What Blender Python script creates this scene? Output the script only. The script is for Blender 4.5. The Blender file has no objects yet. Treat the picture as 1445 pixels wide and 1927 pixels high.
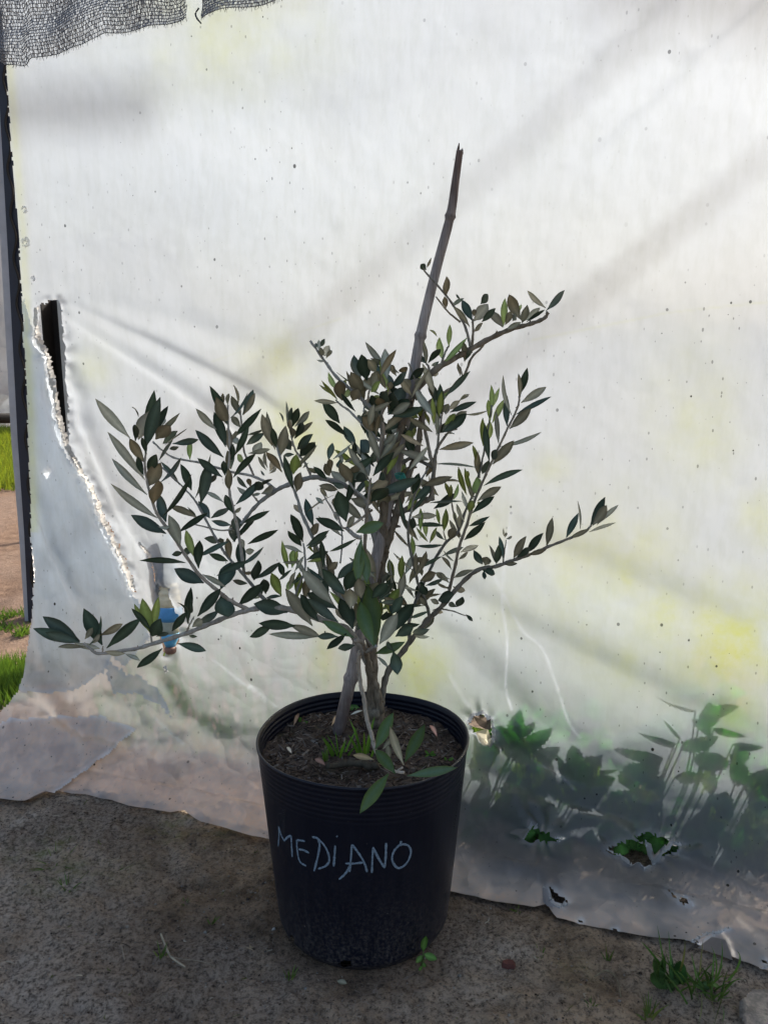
import bpy, math, random
import numpy as np
from mathutils import Vector, Matrix
random.seed(7); RNG = np.random.default_rng(11)
R = math.radians
S = bpy.context.scene
COL = S.collection

# ------------------------------------------------------------------ camera, sky, sun, exposure
CAM_H, PITCH, FPX, CX, CY = 1.01, R(11.5), 1550.0, 722.5, 963.5
cam_d = bpy.data.cameras.new('camera'); cam = bpy.data.objects.new('camera', cam_d); COL.objects.link(cam)
cam.location = (0, 0, CAM_H); cam.rotation_euler = (R(90) - PITCH, 0, 0)
cam_d.sensor_fit = 'VERTICAL'; cam_d.sensor_height = 36; cam_d.lens = FPX / 1927 * 36
cam_d.clip_start = .02; cam_d.clip_end = 600
S.camera = cam
SUN_EL, SUN_AZ = R(34), R(48)           # behind the sheet, from the right (azimuth from +Y towards +X)
world = bpy.data.worlds.new('World'); S.world = world; world.use_nodes = True
wn = world.node_tree.nodes; wl = world.node_tree.links; wn.clear()
sky = wn.new('ShaderNodeTexSky'); sky.sky_type = 'NISHITA'; sky.sun_disc = False
sky.sun_elevation = SUN_EL; sky.sun_rotation = SUN_AZ; sky.air_density = 1.0; sky.dust_density = 4.4; sky.ozone_density = .35
bg = wn.new('ShaderNodeBackground'); bg.inputs['Strength'].default_value = .135
wo = wn.new('ShaderNodeOutputWorld'); wl.new(sky.outputs[0], bg.inputs[0]); wl.new(bg.outputs[0], wo.inputs[0])
sun_d = bpy.data.lights.new('sun', 'SUN'); sun = bpy.data.objects.new('sun', sun_d); COL.objects.link(sun)
SUN_DIR = Vector((math.sin(SUN_AZ) * math.cos(SUN_EL), math.cos(SUN_AZ) * math.cos(SUN_EL), math.sin(SUN_EL)))
sun.rotation_euler = SUN_DIR.to_track_quat('Z', 'Y').to_euler(); sun.location = SUN_DIR * 20
sun_d.energy = 2.95; sun_d.angle = R(.53); sun_d.color = (1, .95, .87)
S.view_settings.view_transform = 'Standard'; S.view_settings.look = 'None'
S.view_settings.exposure = 1.1; S.view_settings.gamma = 1
S.cycles.caustics_refractive = False; S.cycles.caustics_reflective = False
S.cycles.max_bounces = 10; S.cycles.transmission_bounces = 8; S.cycles.sample_clamp_indirect = 6

# ------------------------------------------------------------------ helpers
cp, sp = math.cos(PITCH), math.sin(PITCH)
def ray(px, py):
    """direction (x, y, z) of a photograph pixel with y-forward scaled so that depth = 1"""
    u = (px - CX) / FPX; v = (py - CY) / FPX
    return np.array([u, cp - v * sp, -sp - v * cp])
def P(px, py, Y):
    d = ray(px, py); return Vector((d[0] * Y / d[1], Y, CAM_H + d[2] * Y / d[1]))
def G(px, py, z=0.0):
    d = ray(px, py); k = (z - CAM_H) / d[2]; return Vector((d[0] * k, d[1] * k, z))
def proj(X, Y, Z):
    dep = Y * cp - (Z - CAM_H) * sp; up = Y * sp + (Z - CAM_H) * cp
    dep = np.maximum(dep, 1e-3)
    return CX + FPX * X / dep, CY - FPX * up / dep
def mpp(Y): return Y / FPX * 1.0        # metres per photograph pixel at about that distance

def _hash(ix, iy, seed):
    n = (ix.astype(np.int64) * 374761393 + iy.astype(np.int64) * 668265263 + seed * 974711) & 0x7fffffff
    n = ((n ^ (n >> 13)) * 1274126177) & 0x7fffffff
    return ((n ^ (n >> 16)) & 0xffff) / 65535.0
def vnoise(x, y, seed=0):
    x = np.asarray(x, float); y = np.asarray(y, float)
    ix = np.floor(x); iy = np.floor(y); fx = x - ix; fy = y - iy
    fx = fx * fx * (3 - 2 * fx); fy = fy * fy * (3 - 2 * fy)
    a = _hash(ix, iy, seed); b = _hash(ix + 1, iy, seed); c = _hash(ix, iy + 1, seed); d = _hash(ix + 1, iy + 1, seed)
    return (a + (b - a) * fx) * (1 - fy) + (c + (d - c) * fx) * fy
def fbm(x, y, seed=0, oct=4):
    s = 0; a = .5; t = 0
    for k in range(oct):
        s = s + a * vnoise(x * 2 ** k, y * 2 ** k, seed + k * 17); t += a; a *= .5
    return s / t - .5
def sstep(a, b, x):
    t = np.clip((x - a) / (b - a), 0, 1); return t * t * (3 - 2 * t)
def pip(px, py, poly):
    poly = np.array(poly, float); ins = np.zeros(px.shape, bool)
    x0, y0 = poly[-1]
    for x1, y1 in poly:
        c = ((y1 > py) != (y0 > py)) & (px < (x0 - x1) * (py - y1) / (y0 - y1 + 1e-12) + x1)
        ins ^= c; x0, y0 = x1, y1
    return ins
def dist_pl(px, py, pl, closed=False):
    pl = np.array(pl, float)
    if closed: pl = np.vstack([pl, pl[:1]])
    best = np.full(px.shape, 1e9); sgn = np.zeros(px.shape); tt = np.zeros(px.shape)
    n = len(pl) - 1
    for i in range(n):
        a = pl[i]; d = pl[i + 1] - a; L2 = d @ d + 1e-9
        t = np.clip(((px - a[0]) * d[0] + (py - a[1]) * d[1]) / L2, 0, 1)
        ex = px - a[0] - t * d[0]; ey = py - a[1] - t * d[1]
        dd = np.hypot(ex, ey); m = dd < best
        best[m] = dd[m]; sgn[m] = np.sign(d[0] * ey - d[1] * ex)[m]; tt[m] = (i + t[m]) / n
    return best, sgn, tt
def smooth_pl(pts, n=6):
    """Catmull-Rom through the points (tuples of any dimension)"""
    p = np.array(pts, float)
    if len(p) < 3: 
        return np.array([p[0] + (p[-1] - p[0]) * t for t in np.linspace(0, 1, n + 1)])
    q = np.vstack([2 * p[0] - p[1], p, 2 * p[-1] - p[-2]]); out = []
    for i in range(1, len(q) - 2):
        for k in range(n):
            t = k / n
            out.append(.5 * ((2 * q[i]) + (-q[i - 1] + q[i + 1]) * t + (2 * q[i - 1] - 5 * q[i] + 4 * q[i + 1] - q[i + 2]) * t * t
                             + (-q[i - 1] + 3 * q[i] - 3 * q[i + 1] + q[i + 2]) * t ** 3))
    out.append(p[-1]); return np.array(out)

class MB:
    def __init__(s): s.v = []; s.f = []; s.c = []
    def add(s, vs, fs, cols):
        o = len(s.v); s.v += [tuple(v) for v in vs]; s.f += [tuple(i + o for i in f) for f in fs]
        if isinstance(cols, tuple): cols = [cols] * len(vs)
        s.c += cols
    def tube(s, pts, rad, col=(1, 1, 1), seg=8, jitter=0, cap=True, flat=None):
        pts = [Vector(p) for p in pts]; n = len(pts)
        rads = rad if hasattr(rad, '__len__') else [rad] * n
        up = Vector((.31, .2, .93)); vs = []; fs = []
        for i, p in enumerate(pts):
            t = (pts[min(i + 1, n - 1)] - pts[max(i - 1, 0)])
            if t.length < 1e-9: t = Vector((0, 0, 1))
            t.normalize(); u = t.cross(up)
            if u.length < .05: u = t.cross(Vector((1, 0, 0)))
            u.normalize(); w = u.cross(t)
            for k in range(seg):
                a = 2 * math.pi * k / seg; r = rads[i] * (1 + jitter * (random.random() - .5))
                vs.append(p + u * (r * math.cos(a)) + w * (r * math.sin(a)))
        for i in range(n - 1):
            for k in range(seg):
                k2 = (k + 1) % seg
                fs.append((i * seg + k, i * seg + k2, (i + 1) * seg + k2, (i + 1) * seg + k))
        if cap:
            fs.append(tuple(range(seg))[::-1]); fs.append(tuple((n - 1) * seg + k for k in range(seg)))
        s.add(vs, fs, col)
    def build(s, name, mat, parent=None, smooth=True, mats=None):
        me = bpy.data.meshes.new(name); me.from_pydata(s.v, [], s.f); me.update()
        if s.c:
            at = me.color_attributes.new('tint', 'FLOAT_COLOR', 'POINT')
            arr = np.ones((len(s.v), 4), np.float32); arr[:, :3] = np.array(s.c, np.float32)
            at.data.foreach_set('color', arr.ravel())
        me.materials.append(mat)
        if smooth: me.polygons.foreach_set('use_smooth', [True] * len(me.polygons))
        o = bpy.data.objects.new(name, me); COL.objects.link(o)
        if parent: 
            o.parent = parent; o.matrix_parent_inverse = Matrix.Translation(-Vector(parent.location))
        return o
def np_mesh(name, V, F, mat, cols=None, parent=None):
    me = bpy.data.meshes.new(name); nv, nf = len(V), len(F); k = F.shape[1]
    me.vertices.add(nv); me.vertices.foreach_set('co', V.astype(np.float32).ravel())
    me.loops.add(nf * k); me.loops.foreach_set('vertex_index', F.astype(np.int32).ravel())
    me.polygons.add(nf); me.polygons.foreach_set('loop_start', np.arange(0, nf * k, k, dtype=np.int32))
    me.polygons.foreach_set('use_smooth', np.ones(nf, bool))
    me.update(calc_edges=True); me.validate()
    if cols is not None:
        at = me.color_attributes.new('tint', 'FLOAT_COLOR', 'POINT')
        arr = np.ones((nv, 4), np.float32); arr[:, :cols.shape[1]] = cols; at.data.foreach_set('color', arr.ravel())
    me.materials.append(mat)
    o = bpy.data.objects.new(name, me); COL.objects.link(o)
    if parent:
        o.parent = parent; o.matrix_parent_inverse = Matrix.Translation(-Vector(parent.location))
    return o
def tag(o, label=None, cat=None, group=None, kind=None):
    if label: o['label'] = label
    if cat: o['category'] = cat
    if group: o['group'] = group
    if kind: o['kind'] = kind
    return o
def thing(name, label, cat, loc=(0, 0, 0), group=None):
    o = bpy.data.objects.new(name, None); COL.objects.link(o); o.location = loc; o.empty_display_size = .05
    return tag(o, label, cat, group)

# ------------------------------------------------------------------ materials
class NT:
    def __init__(s, name):
        s.m = bpy.data.materials.new(name); s.m.use_nodes = True; s.t = s.m.node_tree; s.t.nodes.clear()
        s.out = s.n('ShaderNodeOutputMaterial')
    def n(s, typ, **kw):
        nd = s.t.nodes.new(typ)
        for k, v in kw.items():
            if k.startswith('i_'):
                key = k[2:]; key = int(key) if key.isdigit() else key.replace('_', ' ')
                s.put(nd.inputs[key], v)
            else: setattr(nd, k, v)
        return nd
    def put(s, inp, v):
        if hasattr(v, 'is_output') or isinstance(v, bpy.types.NodeSocket): s.t.links.new(v, inp)
        elif isinstance(v, bpy.types.Node): s.t.links.new(v.outputs[0], inp)
        else:
            if inp.type == 'RGBA' and len(v) == 3: v = (*v, 1)
            inp.default_value = v
    def mix(s, f, a, b, blend='MIX'):
        nd = s.t.nodes.new('ShaderNodeMix'); nd.data_type = 'RGBA'; nd.blend_type = blend
        s.put(nd.inputs[0], f); s.put(nd.inputs[6], a); s.put(nd.inputs[7], b); return nd.outputs[2]
    def math(s, op, a, b=None, clamp=False):
        nd = s.t.nodes.new('ShaderNodeMath'); nd.operation = op; nd.use_clamp = clamp
        s.put(nd.inputs[0], a)
        if b is not None: s.put(nd.inputs[1], b)
        return nd.outputs[0]
    def noise(s, vec, scale, detail=4, rough=.6, dist=0):
        nd = s.n('ShaderNodeTexNoise'); nd.inputs['Scale'].default_value = scale; nd.inputs['Detail'].default_value = detail
        nd.inputs['Roughness'].default_value = rough; nd.inputs['Distortion'].default_value = dist
        if vec is not None: s.t.links.new(vec, nd.inputs['Vector'])
        return nd.outputs[0]
    def ramp(s, f, stops):
        nd = s.n('ShaderNodeValToRGB'); el = nd.color_ramp.elements
        while len(el) < len(stops): el.new(.5)
        for e, (p, c) in zip(el, stops):
            e.position = p; e.color = (*c, 1) if hasattr(c, '__len__') else (c, c, c, 1)
        s.put(nd.inputs[0], f); return nd.outputs[0]
    def scaled(s, vec, sc):
        nd = s.n('ShaderNodeMapping'); nd.inputs['Scale'].default_value = sc; s.t.links.new(vec, nd.inputs[0]); return nd.outputs[0]
    def bump(s, h, strength=.3, dist=.01):
        nd = s.n('ShaderNodeBump'); nd.inputs['Strength'].default_value = strength; nd.inputs['Distance'].default_value = dist
        s.put(nd.inputs['Height'], h); return nd.outputs[0]
    def pos(s): return s.n('ShaderNodeNewGeometry').outputs['Position']
    def attr(s, name='tint'):
        nd = s.n('ShaderNodeAttribute'); nd.attribute_name = name; return nd.outputs['Color']
    def princ(s, base, rough=.6, spec=.4, normal=None, **kw):
        p = s.n('ShaderNodeBsdfPrincipled'); s.put(p.inputs['Base Color'], base); s.put(p.inputs['Roughness'], rough)
        s.put(p.inputs['Specular IOR Level'], spec)
        if normal is not None: s.put(p.inputs['Normal'], normal)
        for k, v in kw.items(): s.put(p.inputs[k.replace('_', ' ')], v)
        return p.outputs[0]
    def mixs(s, f, a, b):
        nd = s.n('ShaderNodeMixShader'); s.put(nd.inputs[0], f); s.put(nd.inputs[1], a); s.put(nd.inputs[2], b); return nd.outputs[0]
    def done(s, sh):
        s.t.links.new(sh, s.out.inputs[0]); return s.m

def mat_film(name='plastic_film', see=.20, tint=1.0):
    t = NT(name); pos = t.pos(); at = t.attr(); sep = t.n('ShaderNodeSeparateColor', i_0=at)
    alg_glow, dirt, scr = sep.outputs[0], sep.outputs[1], sep.outputs[2]
    n1 = t.noise(pos, 3.0, 5, .6); n2 = t.noise(t.scaled(pos, (60, 60, 14)), 1.0, 4, .7); n3 = t.noise(pos, 45, 5, .7)
    base = t.mix(t.ramp(n1, [(.3, 0), (.75, 1)]), (.93, .95, .97), (.92, .92, .90))
    base = t.mix(t.math('MULTIPLY', t.ramp(n2, [(.42, 0), (.72, 1)]), .42), base, (.74, .75, .70))
    alg_glow_m = t.math('MULTIPLY', alg_glow, t.ramp(n3, [(.25, .45), (.75, 1)]))
    soft_shade = t.ramp(t.noise(pos, 1.3, 3, .5), [(.38, 1), (.62, 0)])          # uneven soft shading painted into the film tint
    base = t.mix(t.math('MULTIPLY', soft_shade, .35), base, (.70, .71, .74))
    base = t.mix(alg_glow_m, base, (.86, .86, .28))
    dm = t.math('MULTIPLY', dirt, t.ramp(t.noise(pos, 26, 6, .72), [(.25, .25), (.7, 1)]), True)
    base = t.mix(dm, base, (.88, .62, .44))
    # specks: dust, fly spots and soil splashes sticking on the film
    def specks(scale, power, size, stretch):
        v = t.n('ShaderNodeTexVoronoi'); v.inputs['Scale'].default_value = scale; v.inputs['Randomness'].default_value = 1
        t.t.links.new(t.scaled(pos, stretch), v.inputs['Vector'])
        sc = t.n('ShaderNodeSeparateColor', i_0=v.outputs['Color'])
        r = t.math('MULTIPLY', t.math('POWER', sc.outputs[0], power), size)
        return t.math('LESS_THAN', v.outputs['Distance'], r)
    dens = t.ramp(t.noise(pos, 2.2, 2, .5), [(.35, .1), (.6, 1)])
    s1 = t.math('MULTIPLY', specks(40, 2.6, .13, (1, 1, .8)), dens)
    s2 = t.math('MULTIPLY', specks(90, 2.6, .19, (1.2, 1, .6)), dens)
    s3 = specks(9, 5, .046, (1.4, 1, .7))
    sk = t.math('MAXIMUM', t.math('MAXIMUM', s1, t.math('MULTIPLY', s2, .55)), s3)
    base = t.mix(t.math('MULTIPLY', sk, .97), base, (.02, .018, .015))
    base = t.mix(scr, base, (.97, .97, .97))
    def facets(scale):
        v = t.n('ShaderNodeTexVoronoi'); v.feature = 'F1'; v.inputs['Scale'].default_value = scale
        wob = t.n('ShaderNodeVectorMath', operation='ADD', i_0=pos, i_1=t.n('ShaderNodeVectorMath', operation='SCALE', i_0=t.n('ShaderNodeTexNoise', i_Vector=pos, i_Scale=9.0).outputs['Color'], i_3=.10).outputs[0]).outputs[0]
        t.t.links.new(wob, v.inputs['Vector']); return v.outputs['Distance']
    zz0 = t.n('ShaderNodeSeparateXYZ', i_0=pos); xz = t.math('ADD', zz0.outputs[2], t.math('MULTIPLY', zz0.outputs[0], .55))
    crum = t.math('MULTIPLY', t.math('ADD', facets(7.0), t.math('MULTIPLY', facets(17.0), .45)), t.ramp(xz, [(.05, 2.8), (.45, .7), (.70, .05)]))
    bmp = t.bump(t.math('ADD', crum, t.math('ADD', t.math('MULTIPLY', t.noise(pos, 55, 4, .6), .022), t.math('MULTIPLY', n1, .35))), .30, .022)
    tr = t.n('ShaderNodeBsdfTranslucent'); t.put(tr.inputs[0], t.mix(1.0, base, (.278 * tint, .308 * tint, .346 * tint), 'MULTIPLY')); t.put(tr.inputs[1], bmp)
    df = t.n('ShaderNodeBsdfDiffuse'); t.put(df.inputs[0], base); t.put(df.inputs[2], bmp)
    body = t.mixs(t.math('ADD', .17, t.math('MULTIPLY', dm, .7)), tr.outputs[0], df.outputs[0])
    rf = t.n('ShaderNodeBsdfRefraction'); rf.inputs['IOR'].default_value = 1.10; rf.inputs['Roughness'].default_value = .28
    t.put(rf.inputs['Color'], t.mix(1.0, base, (.95, .95, .95), 'MULTIPLY'))
    zz = t.n('ShaderNodeSeparateXYZ', i_0=pos).outputs[2]
    clear = t.ramp(zz, [(.24, .50), (.50, see * .4)])              # damp film near the ground is clearer
    w = t.math('MULTIPLY', t.math('SUBTRACT', 1.0, t.math('MAXIMUM', t.math('MULTIPLY', dm, .75), scr)), clear)
    body = t.mixs(w, body, rf.outputs[0])
    gl = t.n('ShaderNodeBsdfGlossy'); gl.inputs['Roughness'].default_value = .28; t.put(gl.inputs['Normal'], bmp)
    fr = t.n('ShaderNodeFresnel'); fr.inputs['IOR'].default_value = 1.45; t.put(fr.inputs['Normal'], bmp)
    return t.done(t.mixs(t.math('MULTIPLY', fr.outputs[0], .7), body, gl.outputs[0]))

def mat_leaf(name, trans=.22, rough=.42, spec=.4):
    t = NT(name); c = t.attr(); pos = t.pos()
    c2 = t.mix(t.math('MULTIPLY', t.ramp(t.noise(pos, 160, 3, .6), [(.35, 0), (.7, 1)]), .35), c, t.mix(1.0, c, (.55, .6, .55), 'MULTIPLY'))
    p = t.princ(c2, rough, spec)
    tr = t.n('ShaderNodeBsdfTranslucent'); t.put(tr.inputs[0], t.mix(1.0, c2, (1.25, 1.3, .7), 'MULTIPLY'))
    return t.done(t.mixs(trans, p, tr.outputs[0]))
def mat_bark(name, a, b, scale=(60, 60, 25)):
    t = NT(name); pos = t.pos(); n = t.noise(t.scaled(pos, scale), 2.2, 6, .7)
    c = t.mix(t.ramp(n, [(.3, 0), (.7, 1)]), a, b)
    c = t.mix(1.0, c, t.attr(), 'MULTIPLY')
    return t.done(t.princ(c, .8, .2, t.bump(n, .5, .002)))
def mat_ground():
    t = NT('dirt'); pos = t.pos(); at = t.attr(); sep = t.n('ShaderNodeSeparateColor', i_0=at)
    big = t.noise(pos, 2.3, 4, .6); mid = t.noise(pos, 17, 6, .68); fine = t.noise(pos, 120, 6, .78); fine2 = t.noise(pos, 420, 3, .7)
    c = t.mix(t.ramp(mid, [(.32, 0), (.68, 1)]), (.115, .08, .05), (.46, .335, .22))
    c = t.mix(t.ramp(big, [(.44, 0), (.60, 1)]), c, t.mix(t.ramp(fine, [(.35, 0), (.65, 1)]), (.20, .155, .115), (.50, .42, .335)))
    c = t.mix(t.math('MULTIPLY', t.ramp(fine, [(.36, 1), (.52, 0)]), .9), c, (.045, .035, .028))
    c = t.mix(t.math('MULTIPLY', t.ramp(fine2, [(.56, 0), (.70, 1)]), .55), c, (.34, .30, .25))
    v = t.n('ShaderNodeTexVoronoi'); v.inputs['Scale'].default_value = 140
    vc = t.n('ShaderNodeSeparateColor', i_0=v.outputs['Color'])
    grain = t.math('MULTIPLY', t.math('LESS_THAN', v.outputs['Distance'], .30), t.math('GREATER_THAN', vc.outputs[0], .80))
    c = t.mix(t.math('MULTIPLY', grain, .7), c, t.mix(vc.outputs[1], (.42, .38, .32), (.22, .15, .12)))
    c = t.mix(t.math('MULTIPLY', sep.outputs[0], t.ramp(t.noise(pos, 34, 5, .7), [(.42, 0), (.66, 1)])), c, (.12, .135, .035))   # moss
    c = t.mix(t.math('MULTIPLY', sep.outputs[1], .75), c, t.mix(t.ramp(mid, [(.3, 0), (.7, 1)]), (.13, .075, .05), (.21, .13, .09)))          # reddish earth farther off
    c = t.mix(t.math('MULTIPLY', sep.outputs[2], .7), c, t.mix(1.0, c, (.42, .38, .36), 'MULTIPLY'))          # damp earth, plus contact shade painted round the pot foot
    h = t.math('ADD', t.math('MULTIPLY', fine, .8), t.math('ADD', t.math('MULTIPLY', mid, 1.2), t.math('MULTIPLY', grain, .35)))
    return t.done(t.princ(c, .92, .18, t.bump(h, .9, .011)))
def mat_plain(name, c, rough=.6, spec=.4, metal=0, nscale=40, var=.35, bump=.1):
    t = NT(name); pos = t.pos(); n = t.noise(pos, nscale, 5, .65)
    cc = t.mix(t.ramp(n, [(.3, 0), (.72, 1)]), tuple(x * (1 - var) for x in c), c)
    return t.done(t.princ(cc, rough, spec, t.bump(n, bump, .003), Metallic=metal))
def mat_tint(name, rough=.7, spec=.3, nscale=60, var=.3, trans=0):
    t = NT(name); pos = t.pos(); n = t.noise(pos, nscale, 5, .65)
    c = t.attr(); cc = t.mix(t.ramp(n, [(.3, 0), (.72, 1)]), t.mix(1.0, c, (1 - var,) * 3, 'MULTIPLY'), c)
    sh = t.princ(cc, rough, spec, t.bump(n, .25, .002))
    if trans:
        tr = t.n('ShaderNodeBsdfTranslucent'); t.put(tr.inputs[0], cc); sh = t.mixs(trans, sh, tr.outputs[0])
    return t.done(sh)
def mat_pot():
    t = NT('black_pot_plastic'); pos = t.pos(); sx = t.n('ShaderNodeSeparateXYZ', i_0=pos)
    streak = t.noise(t.scaled(pos, (90, 90, 7)), 1.0, 5, .7); gr = t.noise(pos, 190, 4, .75); bl = t.noise(pos, 9, 3, .6)
    low = t.ramp(t.math('ADD', sx.outputs[2], t.math('MULTIPLY', t.math('SUBTRACT', bl, .5), .10)), [(.01, 1), (.13, .25), (.24, .0)])
    c = t.mix(t.ramp(streak, [(.4, 0), (.8, 1)]), (.0018, .0032, .0100), (.0055, .0075, .0165))
    dust = t.math('MULTIPLY', low, t.math('MULTIPLY', t.ramp(gr, [(.44, 0), (.66, 1)]), t.ramp(streak, [(.3, .35), (.6, 1)])))
    c = t.mix(t.math('MULTIPLY', dust, .5), c, (.16, .135, .11))
    c = t.mix(t.math('MULTIPLY', t.ramp(t.noise(pos, 120, 2, .5), [(.76, 0), (.80, 1)]), .35), c, (.25, .24, .22))
    rough = t.mix(dust, (.42,) * 3, (.9,) * 3)
    rr = t.n('ShaderNodeSeparateColor', i_0=rough)
    return t.done(t.princ(c, rr.outputs[0], .32, t.bump(t.math('ADD', streak, t.math('MULTIPLY', bl, 2)), .07, .003)))
def mat_bamboo():
    t = NT('bamboo_cane'); pos = t.pos(); sx = t.n('ShaderNodeSeparateXYZ', i_0=pos)
    st = t.noise(t.scaled(pos, (260, 260, 9)), 1.0, 5, .7); bl = t.noise(pos, 14, 4, .6)
    grey = t.mix(t.ramp(st, [(.32, 0), (.7, 1)]), (.15, .125, .11), (.42, .375, .34))
    brown = t.mix(t.ramp(st, [(.32, 0), (.7, 1)]), (.035, .022, .017), (.15, .095, .07))
    f = t.math('ADD', sx.outputs[2], t.math('MULTIPLY', t.math('SUBTRACT', bl, .5), .22))
    c = t.mix(t.ramp(f, [(.0, 0), (.985, 0), (1.0, 0)]), grey, brown)
    up = t.ramp(t.math('MULTIPLY', f, .6), [(.66, 0), (.78, 1)])          # the weathered top joint is browner
    c = t.mix(up, grey, brown)
    foot = t.ramp(f, [(.33, 1), (.42, 0)])
    c = t.mix(t.math('MULTIPLY', foot, .8), c, (.075, .05, .045))
    c = t.mix(1.0, c, t.attr(), 'MULTIPLY')
    return t.done(t.princ(c, .55, .35, t.bump(st, .35, .001)))

M_FILM = mat_film(); M_FILM2 = mat_film('loose_film', .3, 2.35); M_LEAF = mat_leaf('olive_leaf'); M_YOUNG = mat_leaf('weed_leaf', .55, .5, .3)
M_BARK = mat_bark('olive_bark', (.10, .085, .065), (.33, .29, .23)); M_TWIG = mat_bark('olive_twig', (.24, .215, .18), (.52, .48, .42))
M_GROUND = mat_ground(); M_POT = mat_pot(); M_CANE = mat_bamboo()
M_TINT = mat_tint('tinted'); M_SOILBIT = mat_tint('bark_chip', .9, .1, 120, .5)
M_CHALK = mat_plain('paint_marker', (.26, .34, .42), .8, .2, 0, 420, .72)
M_STEEL = mat_plain('galvanised_steel', (.42, .42, .40), .5, .5, .3, 30, .3)
M_DARKSTEEL = mat_plain('dark_steel', (.012, .010, .009), .7, .3, 0, 20, .4)
M_POSTGREY = mat_plain('painted_post', (.50, .50, .52), .6, .3, 0, 14, .25)
M_NAVY = mat_plain('navy_shade', (.018, .022, .04), .5, .4, 0, 12, .4)
M_NET = mat_tint('net_yarn', .7, .25, 200, .4, .25)
M_GRASS = mat_leaf('grass_blade', .35, .5, .25)
M_TORN = mat_tint('torn_film', .6, .4, 160, .08, .75)

# ------------------------------------------------------------------ ground (one sheet to the horizon)
def axis(fine0, fine1, step, far0, far1):
    a = list(np.arange(fine0, fine1 + 1e-9, step)); d = step; x = fine1
    while x < far1: d = min(d * 1.18, 30); x += d; a.append(x)
    d = step; x = fine0; b = []
    while x > far0: d = min(d * 1.18, 30); x -= d; b.append(x)
    return np.array(b[::-1] + a)
POT_C = Vector(P(683, 1385, 1.3176)); POT_X, POT_Y = POT_C.x, 1.3176
POT_H, POT_R, POT_RB = .351, .180, .1485
gx = axis(-1.05, .95, .0058, -250, 250); gy = axis(.78, 2.1, .0058, -60, 320)
GX, GY = np.meshgrid(gx, gy)
near = sstep(3.0, 1.9, np.abs(GY - 1.3)) * sstep(2.5, 1.3, np.abs(GX))
gz = near * (.020 * fbm(GX * 5, GY * 5, 3, 3) + .014 * fbm(GX * 24, GY * 24, 5, 4) + .011 * fbm(GX * 75, GY * 75, 8, 3)) + (1 - near) * .05 * fbm(GX * .8, GY * .8, 9, 3)
ppx, ppy = proj(GX, GY, gz)
for (hx, hy, hr) in [(205, 1863, 16), (265, 1865, 22), (375, 1665, 14), (350, 1670, 12), (15, 1830, 22), (8, 1790, 16), (40, 1895, 26), (290, 1850, 12), (140, 1900, 20), (1140, 1840, 18)]:
    q = G(hx, hy); rr = hr * mpp(1.25); gz -= .012 * np.exp(-((GX - q.x) ** 2 + (GY - q.y) ** 2) / (rr * rr))   # heel marks and pock holes
pd = np.hypot(GX - POT_X, GY - POT_Y)
gz *= sstep(POT_RB - .005, POT_RB + .05, pd)
gz = np.where(pd < POT_RB + .02, np.minimum(gz, .001), gz)
moss = np.zeros_like(GX)
for (mx, my, mr, ma) in [(95, 1600, 60, .8), (330, 1560, 60, .7), (115, 1650, 70, .7), (230, 1640, 50, .4), (1080, 1830, 40, .4), (420, 1570, 30, .7), (40, 1610, 50, .5)]:
    q = G(mx, my); rr = mr * mpp(1.5); moss = np.maximum(moss, ma * np.exp(-((GX - q.x) ** 2 + (GY - q.y) ** 2) / (rr * rr)))
red = sstep(1.9, 2.8, GY + .25 * fbm(GX * 2, GY * 2, 4, 3)) * (GY > 1.6)
damp_shade = np.exp(-((GX - POT_X + .30) ** 2 / .05 + (GY - 1.27) ** 2 / .035)) * .95
damp_shade = np.maximum(damp_shade, .8 * np.exp(-((GX - .63) ** 2 / .012 + (GY - 1.05) ** 2 / .008)))
damp_shade = np.maximum(damp_shade, .75 * sstep(.05, .16, fbm(GX * 3.2 + 4, GY * 4.5, 15, 4)) * near)
damp_shade = np.maximum(damp_shade, 1.0 * sstep(.11, .0, pd - POT_RB))  # contact shade painted as a dark ring round the pot foot
def grid_faces(ny, nx):
    i = np.arange((ny - 1) * (nx - 1)); r = i // (nx - 1); c = i % (nx - 1); a = r * nx + c
    return np.stack([a, a + 1, a + nx + 1, a + nx], 1)
g = np_mesh('ground', np.stack([GX, GY, gz], -1).reshape(-1, 3), grid_faces(len(gy), len(gx)), M_GROUND,
            np.stack([moss, red, damp_shade], -1).reshape(-1, 3))
tag(g, 'bare brown sandy earth with scattered grains and moss', None, None, 'structure')

# ------------------------------------------------------------------ the plastic sheet
HEM = [(-330, 1490), (-150, 1500), (-80, 1505), (0, 1507), (60, 1513), (100, 1498), (165, 1502), (240, 1521), (320, 1536), (345, 1531), (380, 1554), (440, 1571), (510, 1588), (600, 1612),
       (680, 1636), (850, 1686), (930, 1703), (1005, 1716), (1028, 1712), (1045, 1736), (1120, 1753), (1200, 1769), (1290, 1780), (1330, 1796), (1390, 1816), (1445, 1838), (1520, 1862), (1650, 1900)]
hp = sorted([(G(*h).x, G(*h).y) for h in HEM]); hx_, hy_ = np.array(hp).T
def wallY(x): return 1.66 - .34 * x
NRM = np.array([-.34, -1.0]) / math.hypot(.34, 1)       # horizontal, towards the camera
sx_ = np.concatenate([np.linspace(-1.65, -1.08, 24)[:-1], np.arange(-1.08, .80, .0034), np.linspace(.80, 3.4, 60)[1:]])
tau = np.linspace(0, 1, 78)[:-1]
zt_of = lambda x: .24 + .14 * sstep(-.2, -.8, x) - .05 * sstep(.2, .6, x)
zw = np.concatenate([np.arange(0, 1.62, .0036), np.linspace(1.62, 3.0, 40)[1:]])
nx_ = len(sx_); X = np.tile(sx_, (len(tau) + len(zw), 1)); hemY = np.interp(sx_, hx_, hy_)
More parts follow.
